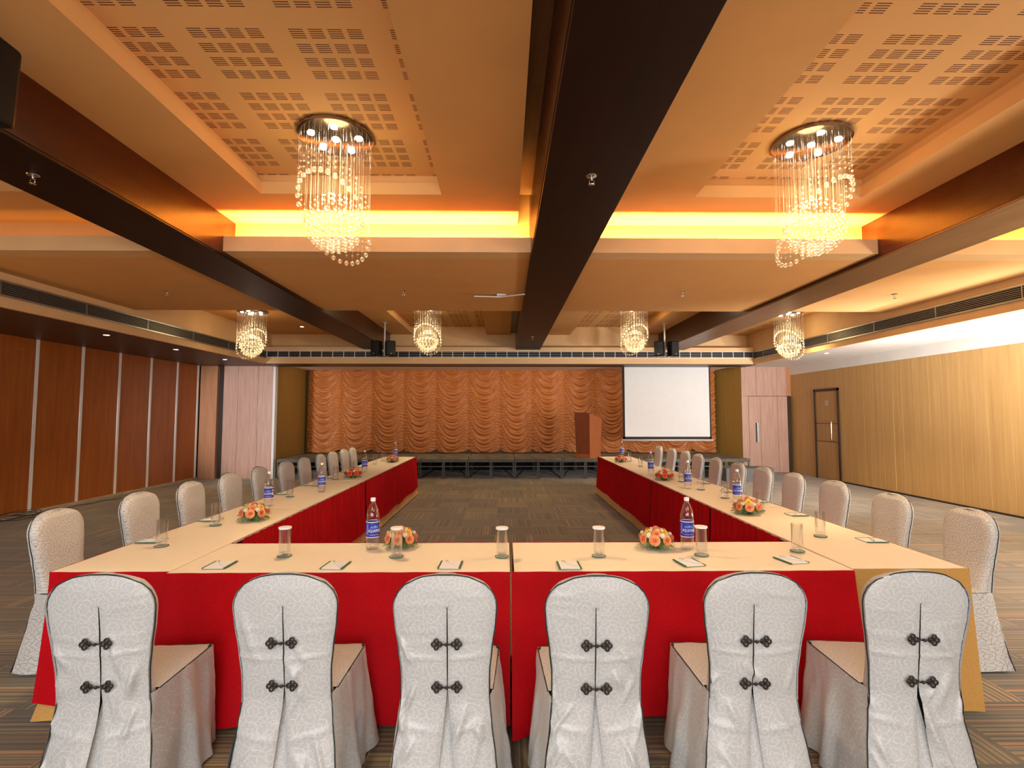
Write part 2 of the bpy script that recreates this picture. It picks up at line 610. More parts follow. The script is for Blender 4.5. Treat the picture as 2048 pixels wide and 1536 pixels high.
# back walls
wb = struct('wall_back')
obj('wall', B(-6.0, 6.8, 15.05, 15.2, 0, 3.3), M['gold_wall'], wb)
obj('end_panel', B(-7.6, -7.18, 12.93, 13.05, 0, 2.82), M['orange_wood'], wb)
obj('shadow_gap', B(-7.18, -7.03, 13.03, 13.1, 0, 2.82), M['dark_trim'], wb)
for a, b in ((-7.03, -6.68), (-6.675, -6.18), (-6.175, -5.80)):
    obj('panel', B(a, b, 12.95, 13.05, 0, 2.82), M['pink_wood'], wb, bevel=.002)
obj('edge_trim', B(-5.795, -5.74, 12.93, 13.06, 0, 2.82), M['white'], wb)
obj('stage_return', B(-5.82, -5.745, 13.06, 15.05, 0, 3.2), M['gold_wall'], wb)
mb = MB()
mb.add([(6.10, 15.05, 0), (6.52, 14.1, 0), (6.6, 14.15, 0), (6.2, 15.1, 0), (6.10, 15.05, 3.2), (6.52, 14.1, 3.2), (6.6, 14.15, 3.2), (6.2, 15.1, 3.2)],
       [(0, 1, 5, 4), (1, 2, 6, 5), (2, 3, 7, 6), (3, 0, 4, 7), (4, 5, 6, 7)])
obj('stage_return', mb, M['gold_wall'], wb)
for a, b in ((6.52, 6.93), (6.935, 7.50), (7.505, 7.76)):
    obj('panel', B(a, b, 14.1, 14.2, 2.1, 2.95), M['pink_wood'], wb, bevel=.002)
obj('panel', B(6.52, 6.70, 14.1, 14.2, 0, 2.095), M['pink_wood'], wb)
obj('shadow_gap', B(7.78, 7.84, 14.08, 14.2, 0, 2.1), M['dark_trim'], wb)
obj('panel', B(7.76, 7.9, 14.12, 14.2, 2.1, 2.95), M['orange_wood'], wb)
d2 = struct('door_2')
obj('door_leaf', B(6.705, 7.775, 14.09, 14.13, .01, 2.09), M['pink_wood'], d2, bevel=.003)
obj('stile_line', B(7.02, 7.025, 14.087, 14.09, .01, 2.09).box(7.50, 7.505, 14.087, 14.09, .01, 2.09), M['dark_trim'], d2)
obj('door_handle', B(6.91, 6.955, 14.06, 14.09, .83, 1.36), M['alu'], d2, bevel=.004)
obj('finger_slot', B(6.88, 6.91, 14.083, 14.092, .83, 1.36), M['dark_trim'], d2)
struct('wall_rear', B(XL - .2, XR + .2, YB - .2, YB, 0, 4.1), M['paint_white'])

# ------------------------------------------------------------------ ceiling
ce = struct('ceiling')
FX0, FX1 = -5.7, 6.0
obj('deck', B(XL - .2, XR + .2, YB, 15.3, 4.1, 4.2), M['paint'], ce)
BEAMS = [(-3.37, -2.79), (.26, .84), (3.75, 4.33)]
for i, (a, b) in enumerate(BEAMS):
    obj('beam', B(a, b, YB, 12.42, 3.14, 4.1), M['beam_walnut'] if i == 2 else M['beam'], ce, bevel=.004)
    f = .006
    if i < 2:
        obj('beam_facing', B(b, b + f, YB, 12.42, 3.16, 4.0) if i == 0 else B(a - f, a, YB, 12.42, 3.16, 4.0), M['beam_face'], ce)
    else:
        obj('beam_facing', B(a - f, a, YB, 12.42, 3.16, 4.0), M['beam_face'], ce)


def frame_panel(x0, x1, y0, y1, ox0, ox1, oy0, oy1, z=3.55, t=.11, perf=3.75):
    """flat ceiling border with a rectangular coffer, slotted board above"""
    mb = MB()
    mb.box(x0, ox0, y0, y1, z, z + t).box(ox1, x1, y0, y1, z, z + t)
    if oy0 > y0: mb.box(ox0, ox1, y0, oy0, z, z + t)
    if oy1 < y1: mb.box(ox0, ox1, oy1, y1, z, z + t)
    obj('coffer_border', mb, M['paint'], ce)
    e = .06
    up = MB().box(ox0 - e - .04, ox0 - e, oy0, oy1 + e, z + t, perf + .1).box(ox1 + e, ox1 + e + .04, oy0, oy1 + e, z + t, perf + .1)
    up.box(ox0 - e, ox1 + e, oy1 + e, oy1 + e + .04, z + t, perf + .1)
    obj('coffer_upstand', up, M['paint'], ce)
    obj('slotted_board', B(ox0 - e, ox1 + e, oy0, oy1 + e, perf, perf + .02), M['perf'], ce)


YN0, YN1, YT0, YT1, YF = 5.03, 5.25, 5.25, 7.92, 12.62
bays = [(FX0, -3.37), (-2.79, .26), (.84, 3.75), (4.33, FX1)]
frame_panel(-2.785, .13, YB, YT0, -2.18, -.57, YB, 4.52)
obj('beam_ledge', B(.13, .26, YB, 4.9, 3.72, 3.8), M['beam_walnut'], ce)
frame_panel(.84, 3.745, YB, YT0, 1.72, 3.24, YB, 4.54)
frame_panel(FX0, -3.37, YB, YT0, -5.25, -3.85, YB, 4.5)
frame_panel(4.33, FX1, YB, YT0, 4.75, 5.6, YB, 4.5)
for i, (a, b) in enumerate(bays):
    obj('cross_bulkhead', B(a, b, YT0, YT1, 3.19, 4.05), M['paint'], ce)
    obj('cove_lip', B(a, b, YN0, YN0 + .03, 3.19, 3.34).box(a, b, YN0 + .03, YT0, 3.19, 3.21), M['paint_fascia'], ce)
    # warm strip lamp lying in the trough
    w = b - a - .1
    P = (1.2, 110, 110, 55)[i]
    area('cove_strip_light', ((a + b) / 2, YN0 + .10, 3.235), ((a + b) / 2, YN0 + .16, 4), w, .05, P * w / 3, (1, .56, .13), None)
frame_panel(-2.785, .13, YT1, YF, -2.25, -.45, 8.6, YF)
frame_panel(.84, 3.745, YT1, YF, 1.6, 3.2, 8.6, YF)
obj('beam_ledge', B(.13, .26, YT1, YF, 3.6, 3.68), M['beam_walnut'], ce)
obj('slotted_board', B(FX0, -3.37, YT1, YF, 3.55, 3.6), M['paint'], ce)
obj('slotted_board', B(4.33, FX1, YT1, YF, 3.55, 3.6), M['perf'], ce)
# side and back fascias with the lower soffits
obj('fascia', B(FX0 - .05, FX0, YB, YF + .05, 2.8, 4.1), M['paint_fascia'], ce)
obj('fascia', B(FX1, FX1 + .05, YB, YF + .05, 2.8, 4.1), M['paint_fascia'], ce)
obj('fascia', B(FX0, FX1, 12.3, 12.36, 2.8, 3.2).box(FX0, FX1, YF, YF + .05, 3.2, 4.1), M['paint_fascia'], ce)
obj('soffit', B(XL, FX0 - .05, YB, 13.1, 2.8, 2.86), M['soffit_dark'], ce)
obj('soffit', B(FX1 + .05, XR, YB, 14.3, 2.90, 2.96), M['paint_white'], ce)
obj('soffit', B(FX0 - .05, FX1 + .05, 12.36, 15.05, 2.86, 2.9), M['paint_white'], ce)
obj('soffit', B(FX0 - .05, FX1 + .05, 12.30, 12.9, 2.78, 2.8), M['dark_trim'], ce)


# ------------------------------------------------------------------ air grilles
def grille(name, label, p0, p1, z0, z1, nrm, panes=0):
    """long slot diffuser between p0 and p1 on a fascia whose outward normal is nrm"""
    g = empty(name, (p0[0], p0[1], z0))
    d = Vector((p1[0] - p0[0], p1[1] - p0[1], 0)); L = d.length; d.normalize()
    n = Vector(nrm)

    def bar(mb, s0, s1, h0, h1, o0, o1):
        vs = []
        for s_, o_ in ((s0, o0), (s1, o0), (s1, o1), (s0, o1)):
            for h_ in (h0, h1):
                vs.append(d * s_ + n * o_ + Vector((0, 0, h_)))
        return mb.add(vs, [(0, 2, 3, 1), (2, 4, 5, 3), (4, 6, 7, 5), (6, 0, 1, 7), (1, 3, 5, 7), (0, 6, 4, 2)])
    H = z1 - z0
    obj('duct_backing', bar(MB(), 0, L, 0, H, .001, .004), M['grille_back'], g)
    fr = MB()
    bar(fr, 0, L, -.012, .006, .001, .02); bar(fr, 0, L, H - .006, H + .012, .001, .02)
    k = 0.0
    while k < L:
        bar(fr, k, k + .012, 0, H, .003, .018)
        k += panes or 1.2
    obj('grille_frame', fr, M['white'] if panes else M['alu'], g)
    bl = MB()
    nb = 3 if panes else 7
    for i in range(nb):
        h = H * (i + .5) / nb
        bar(bl, 0, L, h - .003, h + .004, .004, .014)
    obj('blade', bl, M['grille'], g)
    tag(g, label, 'air grille', 'slot air grilles on the ceiling fascias')


grille('air_grille', 'long louvred air grille on the fascia above the brown partition wall', (FX0, YB), (FX0, 12.28), 2.93, 3.09, (1, 0, 0))
grille('air_grille', 'long louvred air grille on the fascia beside the oak wall', (FX1, YB), (FX1, 12.28), 2.92, 3.08, (-1, 0, 0))
grille('air_grille', 'air grille divided into small panes across the fascia above stage', (FX0 + .02, 12.3), (FX1 - .02, 12.3), 2.95, 3.10, (0, -1, 0), .26)

struct('under_stage_shade', B(-5.74, 6.05, 14.93, 15.04, 0, .485), M['black'])  # black panel standing in for the shade under the stage

# ------------------------------------------------------------------ stage
st0, stp = -5.62, .5865 * 2


def make_deck():
    t = empty('stage_deck')
    w, dp = stp - .01, 1.9
    obj('carpet_top', B(0.005, w, 0, dp, .475, .49), M['stage_carpet'], t)
    obj('edge_frame', B(0, w + .005, -.01, .02, .41, .475).box(0, w + .005, dp - .03, dp, .41, .475).box(0, .03, 0, dp, .42, .475).box(w - .025, w + .005, 0, dp, .42, .475), M['deck_steel'], t)
    obj('cross_rail', B(0, w, .0, .03, .29, .315), M['deck_steel'], t)
    obj('cross_rail', B(0, w, 1.0, 1.03, .2, .22), M['deck_steel'], t)
    for xx in (.02, w / 2 - .02, w / 2 + .02, w - .02):
        for yy in (.02, dp - .05):
            obj('leg', B(xx - .013, xx + .013, yy - .013, yy + .013, 0, .42), M['deck_steel'], t)
    obj('brace', MB().bar((.03, .2, .02), (w / 2, 1.6, .35), .015).bar((w - .03, .2, .02), (w / 2, 1.6, .35), .015), M['black'], t)
    return t


deck = make_deck()
dtree = tree_of(deck)
ndk = 10
ordn = ['first', 'second', 'third', 'fourth', 'fifth', 'sixth', 'seventh', 'eighth', 'ninth', 'tenth', 'eleventh', 'twelfth', 'thirteenth', 'fourteenth', 'fifteenth', 'sixteenth']
for i in range(ndk):
    o = deck if i == 0 else copy_tree(deck, (0, 0, 0), 0, dtree)
    o.location = (st0 + i * stp, 12.85, 0)
    where = 'below the lectern' if i == 6 else ('at the end beside the rosy door' if i == 9 else ('at the end beside the gold wall' if i == 0 else '%s along from the gold side wall' % ordn[i]))
    tag(o, 'carpeted folding stage deck on steel legs, ' + where, 'stage deck', 'stage decks before the copper curtain')
sb = empty('stage_steps', (5.25, 12.25, 0))
obj('tread', B(0, 1.15, 0, .55, .28, .31), M['step_carpet'], sb, bevel=.004)
obj('riser', B(0, 1.15, .0, .55, 0.0, .28), M['step_carpet'], sb, bevel=.004)
tag(sb, 'low grey carpeted step in front of the stage end near the rosy door', 'step')


# curtain
def build_curtain():
    X0, X1, Z0, Z1, Y = -5.62, 6.05, .51, 3.05, 14.86
    p = .918
    nx, nz = 330, 460
    xs = np.linspace(X0, X1, nx + 1)
    zs = np.linspace(Z0, Z1, nz + 1)
    X, Z = np.meshgrid(xs, zs)
    # seams measured at -4.724 + k*.918
    k = (X + 4.724) / p
    ki = np.floor(k)
    u = k - ki
    c = (2 * u - 1)
    h = (Z - Z0) / (Z1 - Z0)
    rs = np.random.RandomState(3)
    rnd = rs.rand(40)
    r = rnd[(ki.astype(int) + 5) % 40]
    sag = .50 + .10 * r
    sagv = sag * (np.abs(c) ** 2.3)
    ph0 = r * 6.0
    q = (Z - sagv)
    # per-swag slow warps so that the folds are uneven
    q = q + .025 * np.sin(5.1 * q + ph0 * 2 + c * 1.3) + .012 * np.sin(17 * q + ph0 * 5 + 2.0 * c)
    pitch = .105
    w1 = np.sin(2 * PI * q / pitch)
    w2 = np.sin(2 * PI * q / (pitch * 1.9) + ph0 * 3 + c)
    w1 = np.abs(np.sin(PI * q / pitch)) ** .55
    w3 = np.abs(np.sin(PI * q / (pitch * .61) + ph0 + 2 * c)) ** .7
    fold = .75 * w1 + .22 * w3 + .2 * w2
    edge = np.clip(1 - np.abs(c) ** 6, 0, 1)
    D = -(.072 * fold * (.5 + .5 * edge) + .05 * (1 - c ** 2) ** .7)
    # gathers at the seam tapes
    g = np.exp(-((1 - np.abs(c)) / .07) ** 2)
    D += g * .012 * np.sin(2 * PI * Z / .03 + r * 9)
    # bottom scallop
    bottom = Z0 + .0 + .09 * (np.abs(c) ** 4)
    Zf = bottom + (Z - Z0) * (Z1 - bottom) / (Z1 - Z0)
    V = np.stack([X + .006 * np.sin(Z * 40 + r * 5), Y + D, Zf], -1).reshape(-1, 3)
    a = np.arange(nz)[:, None] * (nx + 1) + np.arange(nx)[None, :]
    F = np.stack([a, a + 1, a + nx + 2, a + nx + 1], -1).reshape(-1, 4)
    me = bpy.data.meshes.new('stage_curtain')
    me.from_pydata(V.tolist(), [], F.tolist())
    me.polygons.foreach_set('use_smooth', [True] * len(me.polygons))
    return me


o = obj('stage_curtain', build_curtain(), M['curtain'])
tag(o, 'copper satin festoon curtain in deep swags across the back of the stage', 'curtain')

# projection screen
s = empty('projection_screen', (4.10, 12.98, 2.86))
obj('screen_surface', B(-1.075, 1.075, 0, .004, -1.83, 0), M['screen'], s)
obj('border', B(-1.13, -1.075, -.002, .006, -1.88, 0).box(1.075, 1.11, -.002, .006, -1.88, 0).box(-1.13, 1.11, -.002, .006, -1.89, -1.83), M['black'], s)
obj('bottom_bar', MB().tube([(-1.15, 0, -1.915), (1.15, 0, -1.915)], .02, 10), M['white'], s, smooth=True)
tag(s, 'white pull-down projection screen with black border hanging before the curtain', 'projection screen')


# lectern
def lectern():
    t = empty('lectern', (2.10, 13.15, .49))
    a = [(-.32, .10), (.02, -.22), (.37, -.0), (.20, .32), (-.2, .34)]   # footprint corners: left side, front corner, right...
    bot = [(-.27, .08), (.03, -.18), (.33, .0), (.18, .28), (-.18, .30)]
    hz = [1.16, 1.14, 1.0, 1.02, 1.12]
    mb = MB()
    vs = [(x, y_, .0) for x, y_ in bot] + [(x, y_, z_) for (x, y_), z_ in zip(a, hz)]
    n = 5
    obj('front_panel', MB().add([vs[1], vs[2], vs[7], vs[6]], [(0, 1, 2, 3)]).add([vs[2], vs[3], vs[8], vs[7]], [(0, 1, 2, 3)]), M['podium_wood'], t)
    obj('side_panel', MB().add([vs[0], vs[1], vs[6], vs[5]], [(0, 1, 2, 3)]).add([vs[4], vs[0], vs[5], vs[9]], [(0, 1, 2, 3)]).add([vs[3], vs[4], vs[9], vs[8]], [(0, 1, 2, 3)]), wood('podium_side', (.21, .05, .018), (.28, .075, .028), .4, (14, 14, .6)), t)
    obj('reading_top', MB().add([vs[5], vs[6], vs[7], vs[8], vs[9]], [(0, 1, 2, 3, 4)]), M['podium_wood'], t)
    pl = [(x * 1.03, y_ * 1.03 - .003) for x, y_ in bot]
    vs2 = [(x, y_, .0) for x, y_ in pl] + [(x, y_, .1) for x, y_ in pl]
    obj('plinth', MB().add(vs2, [(i, (i + 1) % 5, 5 + (i + 1) % 5, 5 + i) for i in range(5)] + [(5, 6, 7, 8, 9)]), M['podium_wood'], t)
    tag(t, 'reddish wooden lectern with angled sides standing on the stage', 'lectern')


lectern()

# ------------------------------------------------------------------ tables
rndT = random.Random(11)


def edge_sheet(p0, p1, out, z0, z1, flare, amp, pitch, seed, nz=10, wav=0.0, step=.012, zwob=.0, joint=None):
    """cloth hanging from edge p0-p1, outward direction out"""
    p0, p1, out = Vector(p0), Vector(p1), Vector(out)
    L = (p1 - p0).length
    nu = max(4, int(L / step))
    rr = random.Random(seed)
    ph = [rr.uniform(0, 6.28) for _ in range(6)]

    def fn(u, v):
        s_ = u * L
        drop = 1 - v
        pleat = abs(math.sin(PI * s_ / pitch + .5 * math.sin(s_ * 3.1 + ph[0]) + ph[1])) if pitch else 0
        w = amp * (pleat - .5) * (.35 + .65 * drop) + wav * drop * (math.sin(s_ * 4.3 + ph[2]) + .6 * math.sin(s_ * 9.7 + ph[3] + drop)) + .0025 * math.sin(s_ * 31 + ph[4])
        off = .006 + flare * drop ** 1.2 + amp * .5 + w
        if joint is not None:      # loose corner of the cloth gathered where two tables meet
            dj = abs(s_ - joint[0] * L) / .11
            off += joint[1] * drop * math.exp(-dj * dj) + .3 * joint[1] * drop * math.exp(-(dj - 1.9) ** 2 * 2)
        zz = z0 + (z1 - z0) * v
        if v == 0 or drop > .9: zz += zwob * math.sin(s_ * 5 + ph[5]) * (drop - .9) * 10
        p = p0 + (p1 - p0) * u + out * off
        return (p.x, p.y, zz)
    return MB().grid(fn, nu, nz)


def table(cx, cy, L, W, along, label, front, back, ends, group, rz=0, cut={}, joint=None):
    """banquet table; local x runs along its length L. front/back/ends: cloth recipe or None"""
    t = empty('banquet_table', (cx, cy, 0), 0)
    if along == 'y': hx, hy = W / 2, L / 2
    else: hx, hy = L / 2, W / 2
    obj('tabletop', B(-hx + .012, hx - .012, -hy + .012, hy - .012, .70, .735), M['dark_trim'], t)
    for i in (-1, 1):
        for j in (-1, 1):
            obj('leg', MB().tube([(i * (hx - .09), j * (hy - .09), 0), (i * (hx - .09), j * (hy - .09), .70)], .014, 8), M['steel'], t, smooth=True)
    sd = rndT.random() * 50

    def top(u, v):
        x, y_ = -hx + 2 * hx * u, -hy + 2 * hy * v
        e = min(hx - abs(x), hy - abs(y_))
        n = noise.noise(Vector((x * 2.5 + sd, y_ * 2.5, 0))) * .004 + noise.noise(Vector((x * 9 + sd, y_ * 3, 2))) * .0015
        return (x, y_, .745 + n - (.006 if e < .004 else 0))
    nx, ny = max(8, int(hx * 2 / .03)), max(8, int(hy * 2 / .03))
    cl = MB().grid(top, nx, ny)
    cl.grid(lambda u, v: (-hx + 2 * hx * u, -hy, .725 + .017 * v), nx, 1).grid(lambda u, v: (-hx + 2 * hx * u, hy, .725 + .017 * v), nx, 1)
    cl.grid(lambda u, v: (-hx, -hy + 2 * hy * u, .725 + .017 * v), ny, 1).grid(lambda u, v: (hx, -hy + 2 * hy * u, .725 + .017 * v), ny, 1)
    obj('tablecloth', cl, M['cream'], t, smooth=True, angle=40)
    edges = {'S': ((-hx, -hy, 0), (hx, -hy, 0), (0, -1, 0)), 'N': ((hx, hy, 0), (-hx, hy, 0), (0, 1, 0)),
             'W': ((-hx, hy, 0), (-hx, -hy, 0), (-1, 0, 0)), 'E': ((hx, -hy, 0), (hx, hy, 0), (1, 0, 0))}
    for key, rec in front.items():
        a, b, n = edges[key]
        if key == 'S' and joint:
            if joint[0] == 0: a = (a[0] - .014, a[1], 0)
        if key in cut:
            a = (a[0], cut[key], 0) if a[1] < b[1] else a
            b = (b[0], cut[key], 0) if b[1] < a[1] else b
        for (nm, mat, z0, z1, flare, amp, pitch, wav, zw) in rec:
            obj(nm, edge_sheet(a, b, n, z0, z1, flare, amp, pitch, rndT.random(), wav=wav, zwob=zw, joint=joint if key == 'S' else None), M[mat], t, smooth=True)
    tag(t, label, 'table', group)
    return t


PLEAT = [('skirt', 'red', .13, .74, .02, .032, .11, .004, .01), ('lining', 'gold_cloth', .02, .16, .05, .014, .06, .004, .0)]
FLAT = [('skirt', 'red', .035, .742, .13, .0, 0, .016, .02)]
FLATO = [('skirt', 'red', .10, .742, .07, .0, 0, .008, .02), ('lining', 'gold_cloth', .015, .14, .06, .006, .2, .004, 0)]
SIDE = [('skirt', 'red', .10, .742, .008, .0, 0, .002, .02), ('lining', 'gold_cloth', .015, .14, .006, .002, .2, .001, 0)]
SIDEG = [('skirt', 'gold_cloth', .02, .742, .03, .0, 0, .004, .01)]
GOLD = [('skirt', 'gold_cloth', .02, .742, .05, .0, 0, .008, .01)]
TH = .745
gf = 'tables across the near side of the U'
table(-.88, 3.115, 1.815, .62, 'x', 'cream-topped table with flat red cloth, spanning towards the brown partition', {'S': FLAT, 'N': PLEAT}, 0, 0, gf, joint=(1, .03))
table(.965, 3.115, 1.83, .62, 'x', 'cream-topped table with flat red cloth, spanning towards the oak wall', {'S': FLAT, 'N': PLEAT}, 0, 0, gf, joint=(.0, .09))
for i in range(4):
    cy = 2.83 + 1.89 * (i + .5)
    pos = ['forming the near corner of the U', 'second from the near corner', 'third from the near corner', 'at the stage end of the arm'][i]
    fr = {'E': PLEAT if i else PLEAT, 'W': SIDE}
    if i == 0: fr['S'] = FLATO
    if i == 3: fr['N'] = PLEAT
    table(-2.105, cy, 1.885, .63, 'y', 'red-skirted table in the arm beside the brown partition, ' + pos, fr, 0, 0, 'tables in the arm beside the brown partition', cut={'E': 3.53 - cy} if i == 0 else {})
    fr = {'W': PLEAT, 'E': SIDEG if i == 0 else SIDE}
    if i == 0: fr['S'] = GOLD
    if i == 3: fr['N'] = PLEAT
    table(2.21, cy, 1.885, .64, 'y', ('gold-draped' if i == 0 else 'red-skirted') + ' table in the arm beside the oak wall, ' + pos, fr, 0, 0, 'tables in the arm beside the oak wall', cut={'W': 3.53 - cy} if i == 0 else {})


# ------------------------------------------------------------------ chairs
def hw(z):
    pts = [(0.0, .226), (.12, .214), (.25, .198), (.36, .182), (.46, .173), (.56, .173), (.66, .183), (.76, .197), (.84, .2035)]
    if z >= .80:
        q = min(1, (z - .80) / .1555)
        b_ = .2005 + .003 * min(1, (z - .8) / .04)
        return b_ * max(0, 1 - q ** 2.5) ** (1 / 2.3)
    for (a, wa), (b, wb_) in zip(pts, pts[1:]):
        if z <= b:
            t_ = (z - a) / (b - a)
            t_ = t_ * t_ * (3 - 2 * t_) * .5 + t_ * .5
            return wa + (wb_ - wa) * t_
    return .21


def lean(z):
    return -.20 - .055 * max(0, z - .45) / .5 - (.07 * (1 - z / .45) ** 1.3 if z < .45 else 0)


def make_chair(seed, mat, hi=True, front=.245):
    rr = random.Random(seed)
    t = empty('banquet_chair')
    ZT = .955
    cre = []
    for _ in range(15 if hi else 7):      # creases in the cloth of the back panel
        sx = rr.choice((-1, 1))
        x0, z0 = sx * rr.uniform(.05, .2), rr.uniform(.10, .62)
        an = rr.uniform(.5, 1.25) * sx
        ln = rr.uniform(.08, .24)
        x1, z1 = x0 - math.cos(an) * ln * .6 * (1 if sx > 0 else 1), z0 + abs(math.sin(an)) * ln * rr.choice((-1, 1))
        cre.append((x0, z0, x1, z1, rr.uniform(.008, .020), rr.uniform(.007, .018)))
    zc = .635 + rr.uniform(-.012, .012)
    cre.append((-.2, zc, .0, zc - .012, .0075, .007)); cre.append((0, zc - .012, .2, zc + .004, .0075, .007))
    zc2 = .36 + rr.uniform(-.03, .02)
    cre.append((-.22, zc2, 0, zc2 - .03, .007, .009)); cre.append((0, zc2 - .03, .22, zc2 + .01, .007, .009))
    for k in range(5):
        z0 = rr.uniform(.66, .88)
        cre.append((rr.choice((-1, 1)) * .21, z0, rr.uniform(-.05, .05), z0 + rr.uniform(-.03, .03), .0025, .01))
    sdx = rr.uniform(0, 90)

    def wr(x, z):
        d = 0
        for x0, z0, x1, z1, a, w in cre:
            dx, dz = x1 - x0, z1 - z0
            L2 = dx * dx + dz * dz
            q = ((x - x0) * dx + (z - z0) * dz) / L2
            q = min(1, max(0, q))
            e = (x - x0 - q * dx) ** 2 + (z - z0 - q * dz) ** 2
            if e < w * w * 9: d += a * math.exp(-e / (w * w)) * math.sin(PI * min(1, q * .9 + .1))
        d += .004 * noise.noise(Vector((x * 9 + sdx, z * 7, 1))) + .009 * noise.noise(Vector((x * 4 + sdx, z * 3.2, 4))) * (1.2 - z)
        if z < .4: d += (.4 - z) * .05 * math.sin(x * 22 + sdx)
        return d
    open_ = rr.uniform(.036, .052)
    skew = rr.uniform(-.012, .012)

    # back panel, top to floor, two flaps meeting at the centre slit
    def bp(x, z):
        w = hw(z)
        u = max(-1, min(1, x / max(w, 1e-4)))
        k = max(0, min(1, (ZT - z) / .06))
        return (x, lean(z) + (-.018 * (1 - u * u) + .012 * abs(u) ** 8) * k - .008 * (1 - k) - wr(x, z), z)

    def gap(z):
        if z > .83: return 0
        if z > .50: return .0016 + .0012 * math.sin((z - .5) / .33 * PI)
        return .0018 + open_ * ((.50 - z) / .5) ** 1.1
    nz = 100 if hi else 50
    zs = [.012 + (ZT - .0125) * (1 - (1 - j / nz) ** 1.12) for j in range(nz + 1)]
    nu = 26 if hi else 13
    mb = MB()
    for side in (-1, 1):
        P, UV = [], []
        for z in zs:
            w = hw(z)
            sk_ = skew * min(1, (ZT - z) / .05)
            x_in = sk_ + side * gap(z)
            for i in range(nu + 1):
                q = math.sin(i / nu * PI / 2) if True else 0
                x = x_in + (side * w - x_in) * q
                p = bp(x, z)
                yy = p[1] + (.010 if i == 0 and z < .83 else 0) + (.003 if i == 1 and z < .83 else 0)
                P.append((x, yy, z)); UV.append((x + .3 + side * .004, z))
        wn_ = nu + 1
        fs = [(j * wn_ + i, j * wn_ + i + 1, (j + 1) * wn_ + i + 1, (j + 1) * wn_ + i) for j in range(nz) for i in range(nu)]
        if side < 0: fs = [f[::-1] for f in fs]
        mb.add(P, fs, UV)
    obj('back_panel', mb, mat, t, smooth=True)
    mb = MB().grid(lambda u, v: (skew + (u - .5) * (.012 + .12 * (1 - v)), lean(.012 + .47 * v) + .018 - .03 * (1 - v) * abs(2 * u - 1) ** 2, .012 + .47 * v), 6, 12, None, None, lambda p: (p[0] + .3, p[2]))
    obj('inner_pleat', mb, mat, t, smooth=True)

    # front/side shell of the backrest (ring sections)
    mb = MB()
    n2 = 22
    zz = [.44 + (ZT - .44) * (1 - (1 - j / 34) ** 1.8) for j in range(35)]

    def fr(u, v):
        z = v
        w = hw(z)
        th = .058 * min(1, max(.12, (ZT - z) / .05 + .25)) if z > .90 else .058
        a = PI * (u - .5)                 # wraps from rear edge left to rear edge right
        cx = math.copysign(abs(math.sin(a)) ** .35, math.sin(a))
        cy = abs(math.cos(a)) ** .45
        y_ = lean(z) + th * cy - .010 * (1 - cx * cx) * 0
        d = .003 * noise.noise(Vector((cx * w * 14 + sdx, z * 12, 9))) + .005 * noise.noise(Vector((cx * w * 6, z * 5 + sdx, 7)))
        return (cx * w, y_ + d + (.02 * (.6 - z) / .15 if z < .6 and cy > .5 else 0), z)
    mb.grid(fr, 0, 0, [i / 44 for i in range(45)], zz, lambda p: (p[0] + .3 + (p[1] + .2) * .8, p[2]))
    mb.grid(lambda u, v: ((u - .5) * 2 * (hw(.9545) + .012) * (1 - .15 * v), lean(.95) - .010 + .045 * v, .9555 - .0035 * (2 * u - 1) ** 2 - .003 * (2 * v - 1) ** 2), 10, 6, None, None, lambda p: (p[0] + .3, p[1] + 1.2))
    obj('backrest', mb, mat, t, smooth=True)

    # seat cushion
    hwS, y0, y1, zs_ = .205, -.15, front, .468

    def seat(u, v):
        x = (2 * u - 1); y_ = (2 * v - 1)
        z = zs_ + .012 * (1 - x ** 4) * (1 - y_ ** 4) + .003 * noise.noise(Vector((x * 3 + sdx, y_ * 3, 3)))
        w = hwS - .018 * (1 - v) - (.012 * abs(x) ** 12 if v > .9 else 0)
        return (x * w, y0 + (y1 - y0) * v, z)
    mb = MB().grid(seat, 20, 20, None, None, lambda p: (p[0] + .3, p[1] + 1.3))
    obj('seat', mb, mat, t, smooth=True)

    # skirt: runs round both sides and front, from back corner to back corner
    def ringpt(s_):
        # s in 0..1: left side back->front, front, right side
        xa, xb = hwS - .018, hwS
        L1, L2 = y1 - y0, 2 * hwS
        tot = 2 * L1 + L2
        d = s_ * tot
        if d < L1:
            q = d / L1; return (-(xa + (xb - xa) * q), y0 + L1 * q, -1, 0, d)
        if d < L1 + L2:
            q = (d - L1) / L2; return (-hwS + L2 * q, y1, 0, 1, d)
        q = (d - L1 - L2) / L1
        return (xb + (xa - xb) * q, y1 - L1 * q, 1, 0, d)
    cand = []
    NS = 110 if hi else 64
    ph = [rr.uniform(0, 6.28) for _ in range(4)]

    def sk(u, v):
        x, y_, nx, ny, d = ringpt(u)
        # soften corner normals
        L1, L2 = y1 - y0, 2 * hwS
        for cpos, n1, n2_ in ((L1, (-1, 0), (0, 1)), (L1 + L2, (0, 1), (1, 0))):
            q = (d - cpos) / .05
            if abs(q) < 1:
                k = .5 + q / 2
                nx, ny = n1[0] * (1 - k) + n2_[0] * k, n1[1] * (1 - k) + n2_[1] * k
                l_ = math.hypot(nx, ny) or 1
                nx, ny = nx / l_, ny / l_
        drop = 1 - v
        z = .012 + (zs_ - .014) * v
        endf = min(1, min(u, 1 - u) / .08)
        fl = .050 * drop ** 1.1
        f = .016 * drop * (math.sin(d * 24 + ph[0] + 1.5 * drop) + .7 * math.sin(d * 47 + ph[1] - 2 * drop)) * (.3 + .7 * endf)
        f += .007 * noise.noise(Vector((d * 9 + sdx, z * 6, 2))) + .004 * noise.noise(Vector((d * 25, z * 16 + sdx, 5)))
